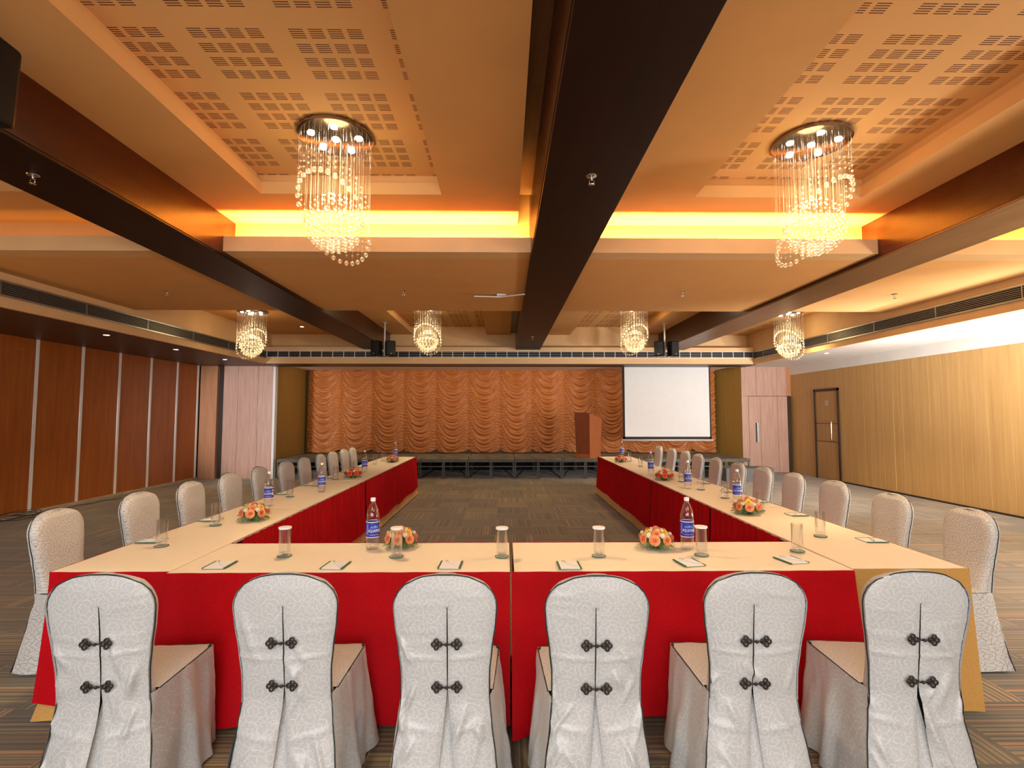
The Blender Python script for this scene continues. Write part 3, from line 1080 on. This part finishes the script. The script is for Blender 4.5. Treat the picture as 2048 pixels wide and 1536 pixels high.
        if endf < 1:       # pull the ends in to the rear panel
            yb = lean(z) + .006
            y_ = yb + (y_ - yb) * (endf ** .8 if True else 1)
            xb_ = math.copysign(hw(z), x)
            x = xb_ + (x - xb_) * endf
        o_ = fl * endf + f + .003
        return (x + nx * o_, y_ + ny * o_, z)
    mb = MB()
    w_us = [i / NS for i in range(NS + 1)]
    vs_ = [j / 18 for j in range(19)]
    P = []
    UV = []
    for v in vs_:
        for u in w_us:
            p = sk(u, v)
            P.append(p); UV.append((u * 1.2, p[2] + .4))
    w = len(w_us)
    mb.add(P, [(j * w + i, j * w + i + 1, (j + 1) * w + i + 1, (j + 1) * w + i) for j in range(18) for i in range(w - 1)], UV)
    obj('skirt', mb, mat, t, smooth=True)

    # piping
    pp = []
    for j in range(0, 31):
        z = .015 + (.945 - .015) * j / 30
        p = bp(hw(z), z); pp.append((p[0] + .002, p[1] - .001, z))
    top = [bp(hw(.945 + (.953 - .945) * j / 3), .945 + (.953 - .945) * j / 3) for j in range(1, 4)]
    rside = [Vector(p) for p in pp] + [Vector((p[0], p[1] - .001, p[2])) for p in top]
    ctr = [Vector(bp(q * hw(.9545), .9545)) + Vector((0, -.001, .001)) for q in (.9, .45, 0, -.45, -.9)]
    lside = [Vector((-p.x, p.y, p.z)) for p in reversed(rside)]
    line = rside + ctr + lside
    # straighten fold noise
    obj('piping', MB().tube(line, .0028, 5), M['piping'], t, smooth=True)
    sp = [(-hwS + .018, y0, zs_ - .002), (-hwS - .002, y1 - .02, zs_ - .001), (-hwS + .015, y1 + .002, zs_ - .001), (hwS - .015, y1 + .002, zs_ - .001), (hwS + .002, y1 - .02, zs_ - .001), (hwS - .018, y0, zs_ - .002)]
    obj('seat_piping', MB().tube(sp, .0028, 5), M['piping'], t, smooth=True)

    # frog closures
    for zf in (.69, .52):
        fm = MB()
        for sx in (-1, 1):
            for (cx, cz) in ((.026, .0), (.040, .012), (.040, -.012), (.050, 0)):
                pts = []
                for k in range(10):
                    a = 2 * PI * k / 10
                    pts.append((sx * cx + .0075 * math.cos(a), -.004, cz + .0075 * math.sin(a)))
                fm.tube(pts, .0038, 6, closed=True)
            fm.tube([(0, -.006, 0), (sx * .024, -.006, .0)], .0035, 6)
        fm.ball((0, -.008, 0), .0065, 8, 6)
        yb = lean(zf) - .018 - .010
        obj('frog_closure', fm, M['knot'], t, smooth=True, loc=(skew, yb, zf))
    return t


ROW = 'white covered chairs with frog closures along the near side'
front_spots = [(-1.605, 2.33, R(4)), (-.875, 2.33, R(2)), (-.235, 2.31, R(0)), (.362, 2.29, R(-.5)), (1.005, 2.32, R(-2)), (1.67, 2.325, R(-5))]
flabel = ['silver brocade covered chair seen from behind, nearest the brown partition, in front of corner table',
          'silver brocade covered chair, second along from the brown partition in the near row',
          'silver brocade covered chair standing just on the partition side of the table joint',
          'silver brocade covered chair standing just on the oak wall side of the table joint',
          'silver brocade covered chair before the red cloth, second along from gold drape in near row',
          'silver brocade covered chair in front of the gold-draped corner table']
for i, (x, y_, rz) in enumerate(front_spots):
    c = make_chair(100 + i, M['cover'], True)
    c.location = (x, y_, 0); c.rotation_euler = (0, 0, rz)
    tag(c, flabel[i], 'chair', ROW)
protoA = make_chair(7, M['cover_side'], False, .16); tA = tree_of(protoA)
protoB = make_chair(8, M['cover_side'], False, .16); tB = tree_of(protoB)
left = [(-2.735, 3.50, .02), (-2.72, 4.24, -.03), (-2.72, 4.93, .03), (-2.715, 5.60, -.02), (-2.72, 6.29, .03), (-2.72, 7.02, -.04), (-2.73, 7.68, .0), (-2.715, 8.33, .05), (-2.71, 8.87, -.02), (-2.71, 9.50, 0), (-2.71, 10.03, .03)]
right = [(2.865, 3.44, -.04), (2.845, 4.10, .0), (2.90, 4.89, .02), (2.89, 5.57, -.02), (2.885, 6.21, .02), (2.85, 6.81, 0), (2.88, 7.60, -.03), (2.88, 8.29, .02), (2.93, 9.02, .0), (2.92, 9.72, .03), (2.88, 10.4, 0)]
used = set()
for side, spots in ((0, left), (1, right)):
    wname = 'brown partition' if side == 0 else 'oak wall'
    for i, (x, y_, dz) in enumerate(spots):
        pr, tr = ((protoA, tA), (protoB, tB))[(i + side) % 2]
        rz = (-PI / 2 if side == 0 else PI / 2) + dz
        if pr.name not in used:
            used.add(pr.name); c = pr
            c.location = (x, y_, 0); c.rotation_euler = (0, 0, rz)
        else:
            c = copy_tree(pr, (x, y_, 0), rz, tr)
        pos = 'nearest the camera and seen almost whole' if i == 0 else ('farthest, beside the stage end' if i == len(spots) - 1 else '%s counting away from the near corner' % ordn[i])
        tag(c, 'pale patterned covered chair in row beside %s, %s' % (wname, pos), 'chair', 'covered chairs in row beside %s' % wname)


# ------------------------------------------------------------------ table ware
def text_mesh(s_, size, bend_r=None, extr=.0004):
    cu = bpy.data.curves.new('lettering', 'FONT')
    cu.body = s_; cu.size = size; cu.align_x = 'CENTER'; cu.align_y = 'CENTER'; cu.extrude = extr; cu.resolution_u = 2
    o = bpy.data.objects.new('tmp_text', cu)
    scene.collection.objects.link(o)
    dg = bpy.context.evaluated_depsgraph_get()
    me = bpy.data.meshes.new_from_object(o.evaluated_get(dg))
    bpy.data.objects.remove(o)
    bpy.data.curves.remove(cu)
    if bend_r:
        for v in me.vertices:
            a = v.co.x / bend_r
            r = bend_r + v.co.z
            v.co = (r * math.sin(a), -r * math.cos(a), v.co.y)
    return me


def make_bottle():
    t = empty('water_bottle')
    r = .041
    prof = [(.0001, .006), (.025, .004), (.036, 0), (.040, .006), (r, .02), (.0395, .035), (r, .05), (.0395, .066), (r, .08), (r, .165), (.0415, .175), (.0395, .183), (.041, .19), (.040, .205), (.036, .225), (.030, .245), (.022, .265), (.0155, .278), (.0135, .284), (.0135, .292)]
    obj('bottle_body', MB().lathe(prof, 28, cap1=True), M['bottle'], t, smooth=True)
    obj('bottle_cap', MB().lathe([(.0150, .290), (.0155, .292), (.0155, .308), (.0145, .311), (.0001, .311)], 20), M['cap'], t, smooth=True, angle=40)
    lb = obj('bottle_label', MB().lathe([(.0417, .078), (.0417, .163)], 36), M['label'], t, smooth=True)
    obj('clear_band', MB().lathe([(.0419, .164), (.0423, .1665), (.0419, .169)], 28), M['ink_white'], t, smooth=True)
    obj('clear_band', MB().lathe([(.0419, .073), (.0423, .075), (.0419, .077)], 28), M['ink_white'], t, smooth=True)
    # mountain picture and writing
    mo = MB()
    pk = [(-.028, .0), (-.016, .012), (-.008, .006), (.004, .016), (.014, .007), (.022, .012), (.028, 0)]
    vs = []
    for x, z in pk:
        a = x / .042; vs.append((.0422 * math.sin(a), -.0422 * math.cos(a), .133 + z)); vs.append((.0422 * math.sin(a), -.0422 * math.cos(a), .131))
    mo.add(vs, [(2 * i + 1, 2 * i + 3, 2 * i + 2, 2 * i) for i in range(len(pk) - 1)])
    obj('label_mountains', mo, M['label_sky'], lb)
    me = text_mesh('AQUAFINA', .0155, .0422)
    tw = obj('lettering', me, M['ink_white'], lb)
    tw.scale = (1, 1, 1.6); tw.location = (0, 0, .114)
    me = text_mesh('PURE DRINKING WATER', .0052, .0422)
    tw = obj('lettering', me, M['ink_white'], lb); tw.location = (0, 0, .090)
    bx = MB()
    for (a0, a1, z0, z1) in ((.95, 1.25, .135, .152), (.95, 1.25, .10, .126)):
        bx.add([(.0422 * math.sin(a), -.0422 * math.cos(a), z) for a, z in ((a0, z0), (a1, z0), (a1, z1), (a0, z1))], [(0, 1, 2, 3)])
    for k in range(11):
        z0 = .092 + k * .0058
        bx.add([(.0422 * math.sin(a), -.0422 * math.cos(a), z) for a, z in ((-1.25, z0), (-.85 - .1 * (k % 3), z0), (-.85 - .1 * (k % 3), z0 + .002), (-1.25, z0 + .002))], [(0, 1, 2, 3)])
    obj('small_print', bx, M['ink_white'], lb)
    return t


def make_glass(lid=True):
    t = empty('drinking_glass')
    r = .0325
    prof = [(.0001, .004), (.026, .004), (.0315, .006), (.0325, .012), (r, .165), (.0308, .165), (.0302, .022), (.0001, .018)]
    obj('tumbler', MB().lathe(prof, 26), M['glass'], t, smooth=True, angle=50)
    return t


def make_lid():
    o = obj('glass_lid', MB().lathe([(.0001, .0032), (.036, .003), (.0375, 0), (.036, -.007), (.0355, -.007), (.035, .0), (.0001, .0006)], 26), M['paper'], None, smooth=True, angle=40)
    return o


def make_coaster():
    t = empty('coaster')
    obj('coaster_disc', MB().lathe([(.0001, 0), (.036, 0), (.036, .0026), (.0001, .0026)], 28), M['coaster'], t)
    obj('coaster_rim', MB().lathe([(.036, 0), (.041, 0), (.041, .0028), (.036, .0028)], 28), M['green_print'], t)
    return t


def make_pad():
    t = empty('notepad')
    obj('pages', B(-.052, .052, -.07, .07, 0, .004), M['paper'], t)
    obj('green_band', B(-.062, -.052, -.07, .07, 0, .0042), M['green_print'], t)
    obj('green_band', B(.052, .062, -.07, .07, 0, .0042), M['green_print'], t)
    return t


def make_pen():
    t = empty('pen')
    obj('barrel', MB().tube([(-.065, 0, .004), (-.06, 0, .004), (.05, 0, .004), (.062, 0, .004), (.068, 0, .004)], [.0028, .004, .004, .003, .0008], 8), M['paper'], t, smooth=True)
    obj('clip', B(-.062, -.03, -.001, .001, .008, .0095), M['green_print'], t)
    return t


TZ = .7505


def place(proto, tr, flag, loc, rz=0):
    if proto.name not in used:
        used.add(proto.name); proto.location = loc; proto.rotation_euler = (0, 0, rz)
        return proto
    return copy_tree(proto, loc, rz, tr)


def near(side, y_):
    w = 'brown partition' if side < 0 else 'oak wall'
    return w


pb = make_bottle(); tb = tree_of(pb)
bl = [(-.821, 3.259, .5, 'beside flowers on the near table, partition side'),
      (1.136, 3.245, -.1, 'beside flowers on the near table, oak side'),
      (-2.15, 4.771, .2, 'behind the first flowers on the partition arm'),
      (-1.971, 5.622, .4, 'between first and second flowers on the partition arm'),
      (-2.039, 7.568, .3, 'just beyond the red flowers on the partition arm'),
      (-2.08, 9.85, 0, 'at the stage end of the partition arm'),
      (2.2, 4.899, -.3, 'behind the first flowers on the oak arm'),
      (2.061, 5.831, -.2, 'between first and second flowers on the oak arm'),
      (2.048, 7.259, -.3, 'just beyond the red flowers on the oak arm'),
      (2.3, 10.15, 0, 'at the stage end of the oak arm')]
for x, y_, rz, w in bl:
    o = place(pb, tb, 0, (x, y_, TZ), rz)
    tag(o, 'clear water bottle with blue label, ' + w, 'water bottle', 'water bottles along the tables')

pg = make_glass(); tg = tree_of(pg)
pc = make_coaster(); tc = tree_of(pc)
lid0 = make_lid()
fg = [(-1.293, 3.095), (-.634, 3.076), (-.017, 3.067), (.552, 3.07), (1.162, 3.084), (1.78, 3.165)]
fgn = ['in front of the second chair of the near row', 'before the flowers of the partition side', 'beside the joint of the near tables', 'in front of the fourth chair of near row', 'beside the bottle of the oak side', 'at the corner near the oak arm']
lids = True
first_lid = True
for i, ((x, y_), w) in enumerate(zip(fg, fgn)):
    o = place(pc, tc, 0, (x, y_, TZ), 0)
    tag(o, 'round green-rimmed coaster under the glass ' + w, 'coaster', 'coasters under the glasses')
    o = place(pg, tg, 0, (x, y_, TZ + .0027 - .0035), 0)
    o.location.z = TZ + .003 - .004 + .0002
    tag(o, 'tall clear glass ' + w, 'glass', 'drinking glasses on the tables')
    if i < 5:
        l_ = lid0 if i == 0 else lid0.copy()
        if i: scene.collection.objects.link(l_)
        l_.location = (x, y_, TZ + .1655)
        tag(l_, 'white paper lid on the glass ' + w, 'lid', 'paper lids on the near glasses')
sg = [(-2.169, 3.338), (-2.177, 3.961), (-2.182, 5.318), (-2.2, 6.093), (-2.174, 6.699), (-2.19, 7.45), (-2.2, 8.793), (-2.2, 9.4),
      (2.158, 3.549), (2.21, 4.491), (2.194, 5.164), (2.178, 5.751), (2.2, 6.45), (2.2, 7.15), (2.199, 8.392), (2.24, 9.301)]
for i, (x, y_) in enumerate(sg):
    side = 'partition' if x < 0 else 'oak wall'
    k = i % 8
    o = place(pc, tc, 0, (x, y_, TZ), 0)
    tag(o, 'round green-rimmed coaster under the %s glass along the %s arm' % (ordn[k], side), 'coaster', 'coasters under the glasses')
    o = place(pg, tg, 0, (x, y_, TZ - .0008), 0)
    tag(o, 'tall open glass, %s from the near corner along the %s arm' % (ordn[k], side), 'glass', 'drinking glasses on the tables')

pp_ = make_pad(); tp = tree_of(pp_)
pn = make_pen(); tn = tree_of(pn)
pads = [(-1.57, 2.915, .02), (-.93, 2.90, -.06), (-.30, 2.90, -.03), (.352, 2.885, .01), (1.03, 2.925, .18), (1.63, 2.97, .22)]
for i, (x, y_, rz) in enumerate(pads):
    o = place(pp_, tp, 0, (x, y_, TZ), rz)
    tag(o, 'white notepad with green bands before the %s chair of the near row' % ordn[i], 'notepad', 'notepads on the tables')
    o = place(pn, tn, 0, (x + .005, y_, TZ + .0042), rz - .9)
    tag(o, 'white pen lying across the notepad before the %s chair of near row' % ordn[i], 'pen', 'pens on the notepads')
for side, ys in ((-1, (3.47, 4.15, 4.83, 5.5, 6.2, 6.9, 7.6, 8.3)), (1, (3.42, 4.30, 4.95, 5.6, 6.3, 7.0, 7.7, 8.4))):
    for i, y_ in enumerate(ys):
        nm = 'partition' if side < 0 else 'oak wall'
        x = -2.32 if side < 0 else 2.42
        o = place(pp_, tp, 0, (x, y_, TZ), PI / 2 + .08 * math.sin(i * 3))
        tag(o, 'white notepad, %s from the near corner along the %s arm' % (ordn[i], nm), 'notepad', 'notepads on the tables')
        o = place(pn, tn, 0, (x, y_, TZ + .0042), 1.2 + .3 * math.sin(i * 5))
        tag(o, 'white pen on the %s notepad along the %s arm' % (ordn[i], nm), 'pen', 'pens on the notepads')


# flowers
def rose_mesh(r=.024, seed=0):
    rr = random.Random(seed)
    mb = MB()
    for ring, (n, rad, tilt, hgt) in enumerate(((3, .25, .12, 1.0), (5, .5, .35, .95), (6, .78, .75, .8), (7, 1.0, 1.15, .62))):
        for k in range(n):
            a0 = 2 * PI * (k + ring * .37) / n + rr.uniform(-.1, .1)
            wdt = 2 * PI / n * .75

            def fn(u, v):
                a = a0 + (u - .5) * 2 * wdt * (.55 + .45 * math.sin(PI * min(1, v * .8 + .1)))
                rr_ = r * rad * (.35 + .75 * v) + r * .25 * tilt * v ** 3
                z = r * (hgt * math.sin(v * 1.45) * 1.25 - .3) - r * .25 * tilt * v ** 4 - abs(u - .5) ** 2 * r * .5
                return (rr_ * math.cos(a), rr_ * math.sin(a), z)
            mb.grid(fn, 5, 5)
    mb.ball((0, 0, r * .3), r * .22, 8, 6)
    return mb


def mum_mesh(r=.018):
    mb = MB()
    for ring, (n, el) in enumerate(((14, .1), (12, .5), (9, .9), (5, 1.25))):
        for k in range(n):
            a = 2 * PI * (k + ring * .5) / n
            d = Vector((math.cos(a) * math.cos(el), math.sin(a) * math.cos(el), math.sin(el)))
            s_ = Vector((-math.sin(a), math.cos(a), 0)) * r * .16
            c = d * r
            m_ = d * r * .6 + Vector((0, 0, r * .05))
            mb.add([(0, 0, 0), m_ - s_, c, m_ + s_], [(0, 1, 2, 3)])
    mb.ball((0, 0, r * .2), r * .35, 8, 5)
    return mb


rose_m = {k: rose_mesh(.024, i).mesh('rose_' + k, True) for i, k in enumerate(('orange', 'yellow', 'red'))}
for k in rose_m: rose_m[k].materials.append(M['rose_' + k])
mum_m = mum_mesh().mesh('mum', False)
mum_m.materials.append(M['mum_white'])


def foliage(seed, R_=.105):
    rr = random.Random(seed)
    mb = MB()
    for k in range(190):
        a = rr.uniform(0, 2 * PI)
        el = rr.uniform(-.35, .75)
        L = R_ * rr.uniform(.65, 1.12) * (1.0 if el < .3 else .8)
        d = Vector((math.cos(a) * math.cos(el), math.sin(a) * math.cos(el), math.sin(el)))
        b = Vector((0, 0, .045)) + d * .02
        side = Vector((-math.sin(a), math.cos(a), 0))
        for q in range(7):
            t0 = .35 + q * .1
            droop = Vector((0, 0, -.03 * t0 * t0))
            p = b + d * L * t0 + droop
            if p.z < .004: continue
            for s_ in (-1, 1):
                tip = p + (d * .5 + side * s_ + Vector((0, 0, rr.uniform(-.3, .3)))).normalized() * .014
                tip.z = max(.003, tip.z)
                wv = Vector((0, 0, .0012))
                mb.add([p - wv, tip, p + wv], [(0, 1, 2)])
        e1 = b + d * L + Vector((0, 0, -.03))
        e1.z = max(.004, e1.z)
        mb.tube([b, b + d * L * .5 + Vector((0, 0, -.007)), e1], .0007, 3, cap=False)
    return mb


fol_m = foliage(5).mesh('fern', False)
fol_m.materials.append(M['leaf'])


def arrangement(loc, rz, main, label, seed, sc=1.0):
    rr = random.Random(seed)
    t = empty('flower_arrangement', loc, rz)
    t.scale = (sc, sc, sc)
    obj('dish', MB().lathe([(.0001, 0), (.040, 0), (.044, .004), (.047, .030), (.044, .032), (.0001, .030)], 24), M['pot'], t, smooth=True, angle=40)
    obj('foliage', fol_m, None, t)
    c = Vector((0, 0, .048))

    def bloom(name, me, az, el, r, s_=1):
        d = Vector((math.cos(az) * math.cos(el), math.sin(az) * math.cos(el), math.sin(el)))
        o = obj(name, me, None, t)
        o.location = c + Vector((d.x * r * 1.12, d.y * r * 1.12, d.z * r * .85))
        o.rotation_euler = d.to_track_quat('Z', 'Y').to_euler()
        o.scale = (s_,) * 3
    k0 = rose_m[main[0]]; k1 = rose_m[main[1]]
    bloom('rose', k0, 0, PI / 2, .082)
    for k in range(6):
        bloom('rose', k0 if k % 2 == 0 else k1, PI * 2 * k / 6 + 4.5, .85, .080, .9)
    for k in range(7):
        bloom('rose', k0, PI * 2 * k / 7 + 4.35, .22, .084, 1.08)
    for k in range(6):
        bloom('white_bloom', mum_m, PI * 2 * k / 6 + 4.95, .58, .088, 1.15)
    for k in range(5):
        bloom('white_bloom', mum_m, PI * 2 * k / 5 + 4.8, 1.2, .082, .9)
    tag(t, label, 'flower arrangement', 'low flower arrangements on the tables')
    return t


oy, ry = ('orange', 'yellow'), ('red', 'yellow')
arrangement((-.655, 3.31, TZ), .3, oy, 'orange, yellow and white flowers in a dish behind a glass, near table', 1, .92)
arrangement((.945, 3.262, TZ), 0, oy, 'orange, yellow and white flowers in a dark dish beside bottle, near table', 2, .95)
arrangement((-1.977, 4.143, TZ), .5, oy, 'orange and yellow flowers, nearest arrangement on the partition arm', 3)
arrangement((-2.012, 6.909, TZ), .2, ry, 'red and yellow flowers, middle arrangement on the partition arm', 4)
arrangement((-1.98, 9.161, TZ), .9, ('orange', 'red'), 'small orange flowers at the stage end of the partition arm', 5, .95)
arrangement((2.038, 4.357, TZ), 1.0, oy, 'orange and yellow flowers, nearest arrangement on the oak arm', 6)
arrangement((2.031, 6.591, TZ), .1, ry, 'red and yellow flowers, middle arrangement on the oak arm', 7)
arrangement((2.043, 9.106, TZ), .7, ('orange', 'red'), 'small orange flowers at the stage end of the oak arm', 8, .95)


# ------------------------------------------------------------------ chandeliers
def make_chandelier():
    t = empty('chandelier')
    Rc = .285
    obj('canopy', MB().lathe([(.0001, -.035), (Rc - .01, -.035), (Rc, -.03), (Rc, 0)], 40), M['canopy'], t, smooth=True, angle=40)
    for k in range(5):
        a = 2 * PI * k / 5 + .5
        obj('halogen_lamp', MB().lathe([(.0001, -.046), (.026, -.046), (.028, -.035)], 16, (.185 * math.cos(a), .185 * math.sin(a), 0)), M['lamp'], t)
    obj('halogen_lamp', MB().lathe([(.0001, -.046), (.026, -.046), (.028, -.035)], 16), M['lamp'], t)
    zc = -.67     # ring centre below canopy
    A = .27
    n = 32
    for k in range(n):
        a = 2 * PI * k / n
        x, y_ = .265 * math.cos(a), .265 * math.sin(a)
        zb = zc + A * math.cos(a)
        mb = MB()
        mb.tube([(x, y_, -.035), (x, y_, zb)], .0011, 4, cap=False)
        mb.ball((x, y_, zb), .0175, 10, 7, 1.1)
        for q in (1, 2, 3): mb.ball((x, y_, zb + .022 + q * .042), .0085, 7, 5, .7)
        obj('crystal_strand', mb, M['crystal'], t, smooth=True)
    zs_, Rs = -.70, .215
    for r_, n in ((.21, 20), (.178, 16), (.14, 12), (.095, 8), (.045, 5), (0, 1)):
        for k in range(n):
            a = 2 * PI * (k + .3 * (r_ * 10 % 1)) / n
            x, y_ = r_ * math.cos(a), r_ * math.sin(a)
            h = math.sqrt(max(0, Rs ** 2 - r_ ** 2))
            zb = zs_ - h
            mb = MB()
            mb.tube([(x, y_, -.035), (x, y_, zb)], .0011, 4, cap=False)
            mb.ball((x, y_, zb), .0165, 9, 6, 1.05)
            if r_ > .15: mb.ball((x, y_, zb + .045), .0165, 9, 6, 1.05).ball((x, y_, zs_ + .01), .0165, 9, 6, 1.05)
            else: mb.ball((x, y_, zb + .05), .0165, 9, 6, 1.05)
            mb.ball((x, y_, zs_ + h), .0085, 7, 5, .7)
            mb.ball((x, y_, zs_ + h - .04), .0085, 7, 5, .7)
            if r_ < .15: mb.ball((x, y_, zs_ + h * .35), .0085, 7, 5, .7)
            obj('crystal_strand', mb, M['crystal'], t, smooth=True)
    return t


ch = make_chandelier()
tch = tree_of(ch)
spots_ = [(-1.316, 3.90, 3.75, R(255), 'large crystal chandelier in the near coffer of the partition side', 1),
          (2.426, 3.93, 3.75, R(303), 'large crystal chandelier in the near coffer of the oak side', 1),
          (-4.80, 9.75, 3.55, R(318), 'distant crystal chandelier beside the fascia grille of the partition side', .95),
          (-1.55, 10.25, 3.75, R(268), 'distant crystal chandelier hanging just beside the central beam, partition side', 1),
          (2.60, 10.25, 3.75, R(278), 'distant crystal chandelier above the projection screen', 1),
          (5.45, 9.75, 3.55, R(222), 'distant crystal chandelier beside the fascia grille of the oak side', .95)]
for i, (x, y_, z, rz, lab, sc) in enumerate(spots_):
    o = ch if i == 0 else copy_tree(ch, (0, 0, 0), 0, tch)
    o.location = (x, y_, z); o.rotation_euler = (0, 0, rz); o.scale = (sc,) * 3
    tag(o, lab, 'chandelier', 'crystal chandeliers')
    spot('chandelier_halogen_light', (x, y_, z - .05), (x, y_, 0), 285, (1, .78, .46), R(110), .6, .2)
    l = bpy.data.lights.new('chandelier_glow', 'POINT'); l.energy = 5; l.color = (1, .7, .33); l.shadow_soft_size = .15
    lo = bpy.data.objects.new('chandelier_glow', l); scene.collection.objects.link(lo); lo.location = (x, y_, z - .45)


# ------------------------------------------------------------------ ceiling fittings
def sprinkler(x, y_, z, label):
    t = empty('sprinkler_head', (x, y_, z))
    obj('escutcheon', MB().lathe([(.0001, -.004), (.032, -.004), (.036, 0)], 18), M['chrome'], t, smooth=True)
    obj('sprinkler_body', MB().tube([(0, 0, 0), (0, 0, -.03)], .007, 8).tube([(-.014, 0, -.028), (-.016, 0, -.045), (0, 0, -.06)], .003, 6).tube([(.014, 0, -.028), (.016, 0, -.045), (0, 0, -.06)], .003, 6), M['chrome'], t, smooth=True)
    obj('deflector', MB().lathe([(.0001, -.062), (.018, -.062), (.019, -.059), (.0001, -.059)], 14), M['chrome'], t)
    tag(t, label, 'sprinkler', 'ceiling sprinkler heads')


sprinkler(.566, 3.281, 3.14, 'chrome sprinkler head under the central dark beam, nearest the camera')
sprinkler(-3.082, 3.316, 3.14, 'chrome sprinkler head under the dark beam of the partition side')
sprinkler(-1.325, 6.649, 3.19, 'sprinkler head under the cross bulkhead between partition-side and central beams')
sprinkler(2.322, 6.627, 3.19, 'sprinkler head under the cross bulkhead between central and walnut beams')
sprinkler(-4.42, 6.718, 3.19, 'sprinkler head under the bulkhead beyond the partition-side beam')
sprinkler(5.203, 6.727, 3.19, 'sprinkler head under the pale bulkhead between walnut beam and oak-side fascia')
sprinkler(.55, 10.2, 3.14, 'small sprinkler head under the far end of the central dark beam')


def downlight(x, y_, z, label, on=True):
    t = empty('downlight', (x, y_, z))
    obj('trim_ring', MB().lathe([(.038, -.002), (.05, -.004), (.052, 0)], 20), M['white'], t, smooth=True)
    obj('lens', MB().lathe([(.0001, -.003), (.038, -.003)], 20), M['down'], t)
    tag(t, label, 'downlight', 'recessed downlights')
    if on: spot('downlight_lamp', (x, y_, z - .02), (x, y_, 0), 14, (1, .85, .6), R(80), .5, .04)


downlight(-6.109, 7.918, 2.8, 'lit downlight in the dark soffit, nearest of the row')
downlight(-6.16, 9.669, 2.8, 'lit downlight in the dark soffit, middle of the row')
downlight(-6.187, 11.41, 2.8, 'lit downlight in the dark soffit, closest to the back panels')
downlight(-4.55, 11.5, 3.55, 'lit downlight in the far flat ceiling beside partition-side beam')
downlight(6.78, 8.06, 2.90, 'small downlight in the white soffit, nearest', False)
downlight(6.9, 10.9, 2.90, 'small downlight in the white soffit, far one', False)

# smoke detector
t = empty('smoke_detector', (-4.15, 9.6, 3.55))
obj('detector_base', MB().lathe([(.05, 0), (.05, -.015), (.04, -.03), (.0001, -.045)], 18), M['white'], t, smooth=True)
tag(t, 'small white smoke detector on the far flat ceiling', 'smoke detector')


# speakers
def speaker(x, y_, z0, z1, w, dep, label, rz, pole_x=None):
    t = empty('loudspeaker', (x, y_, z0), rz)
    h = z1 - z0
    obj('cabinet', B(-w / 2, w / 2, -dep / 2, dep / 2, 0, h), M['black'], t, bevel=.02)
    gm = MB().grid(lambda u, v: ((u - .5) * w * .88, -dep / 2 - .012 * math.sin(PI * u), .02 + v * (h - .04)), 8, 2)
    obj('front_grille', gm, M['grille_back'], t, smooth=True)
    obj('badge', B(-.012, .012, -dep / 2 - .016, -dep / 2 - .01, .035, .05), M['alu'], t)
    obj('bracket', B(-.02, .02, dep / 2, dep / 2 + .05, h * .4, h * .6), M['steel'], t)
    tag(t, label, 'loudspeaker', 'black loudspeakers')


for px, nm in ((-2.57, 'partition-side'), (3.43, 'oak-side')):
    p = empty('speaker_pole', (px, 10.95, 2.84))
    obj('pole', MB().tube([(0, 0, -.01), (0, 0, .708)], .018, 10), M['paint_white'], p, smooth=True)
    obj('ceiling_fixing', B(-.04, .04, -.04, .04, .70, .709), M['paint_white'], p)
    tag(p, 'thin pale pole carrying the pair of speakers, ' + nm, 'speaker pole', 'speaker poles hanging from the ceiling')
    speaker(px - .145, 10.85, 2.82, 3.14, .20, .16, 'black loudspeaker on the partition side of the %s pole' % nm, -.5)
    speaker(px + .145, 10.85, 2.82, 3.14, .20, .16, 'black loudspeaker on the oak side of the %s pole' % nm, .4)
t = empty('loudspeaker', (-2.60, 2.38, 2.99))
obj('cabinet', MB().add([(-.17, -.14, 0), (.150, -.14, .01), (.165, .14, .0), (-.17, .14, 0), (-.17, -.14, .42), (.17, -.14, .42), (.18, .14, .40), (-.17, .14, .42)], [(0, 3, 2, 1), (4, 5, 6, 7), (0, 1, 5, 4), (1, 2, 6, 5), (2, 3, 7, 6), (3, 0, 4, 7)]), M['black'], t, bevel=.02)
tag(t, 'large black loudspeaker at the dark beam, cut by the picture edge', 'loudspeaker', 'black loudspeakers')

# projector ceiling mount
t = empty('projector_mount', (-.05, 6.85, 3.19))
obj('mount_plate', B(-.06, .06, -.06, .06, -.02, 0), M['paint_white'], t)
obj('arm', MB().bar((0, 0, -.03), (-.36, -.12, -.05), .03, .012).bar((0, 0, -.03), (.30, -.25, -.05), .03, .012), M['paint_white'], t)
tag(t, 'pale two-armed projector bracket under the bulkhead beside the central beam', 'bracket')

# cables on the floor by the partition
rc = random.Random(2)
pts = []
for i in range(26):
    q = i / 25
    pts.append((-7.45 + .9 * (q - .55) ** 2 * (1 if q > .55 else .3) + .04 * math.sin(i * 1.9), 6.4 + 3.6 * q, .008))
o = obj('floor_cable', MB().tube(pts, .006, 6), M['cord'], smooth=True)
tag(o, 'black cable snaking over the carpet along the brown partition', 'cable')
pts = []
for i in range(60):
    a = i * .42
    r_ = .16 + .05 * math.sin(i * .7)
    pts.append((-7.33 + r_ * math.cos(a), 8.0 + r_ * 1.3 * math.sin(a), .012 + .05 * (1 + math.sin(a * .5 + i * .05))))
o = obj('cable_coil', MB().tube(pts, .004, 6), M['cord'], smooth=True)
tag(o, 'loose coil of thin cable at the foot of the brown partition', 'cable')
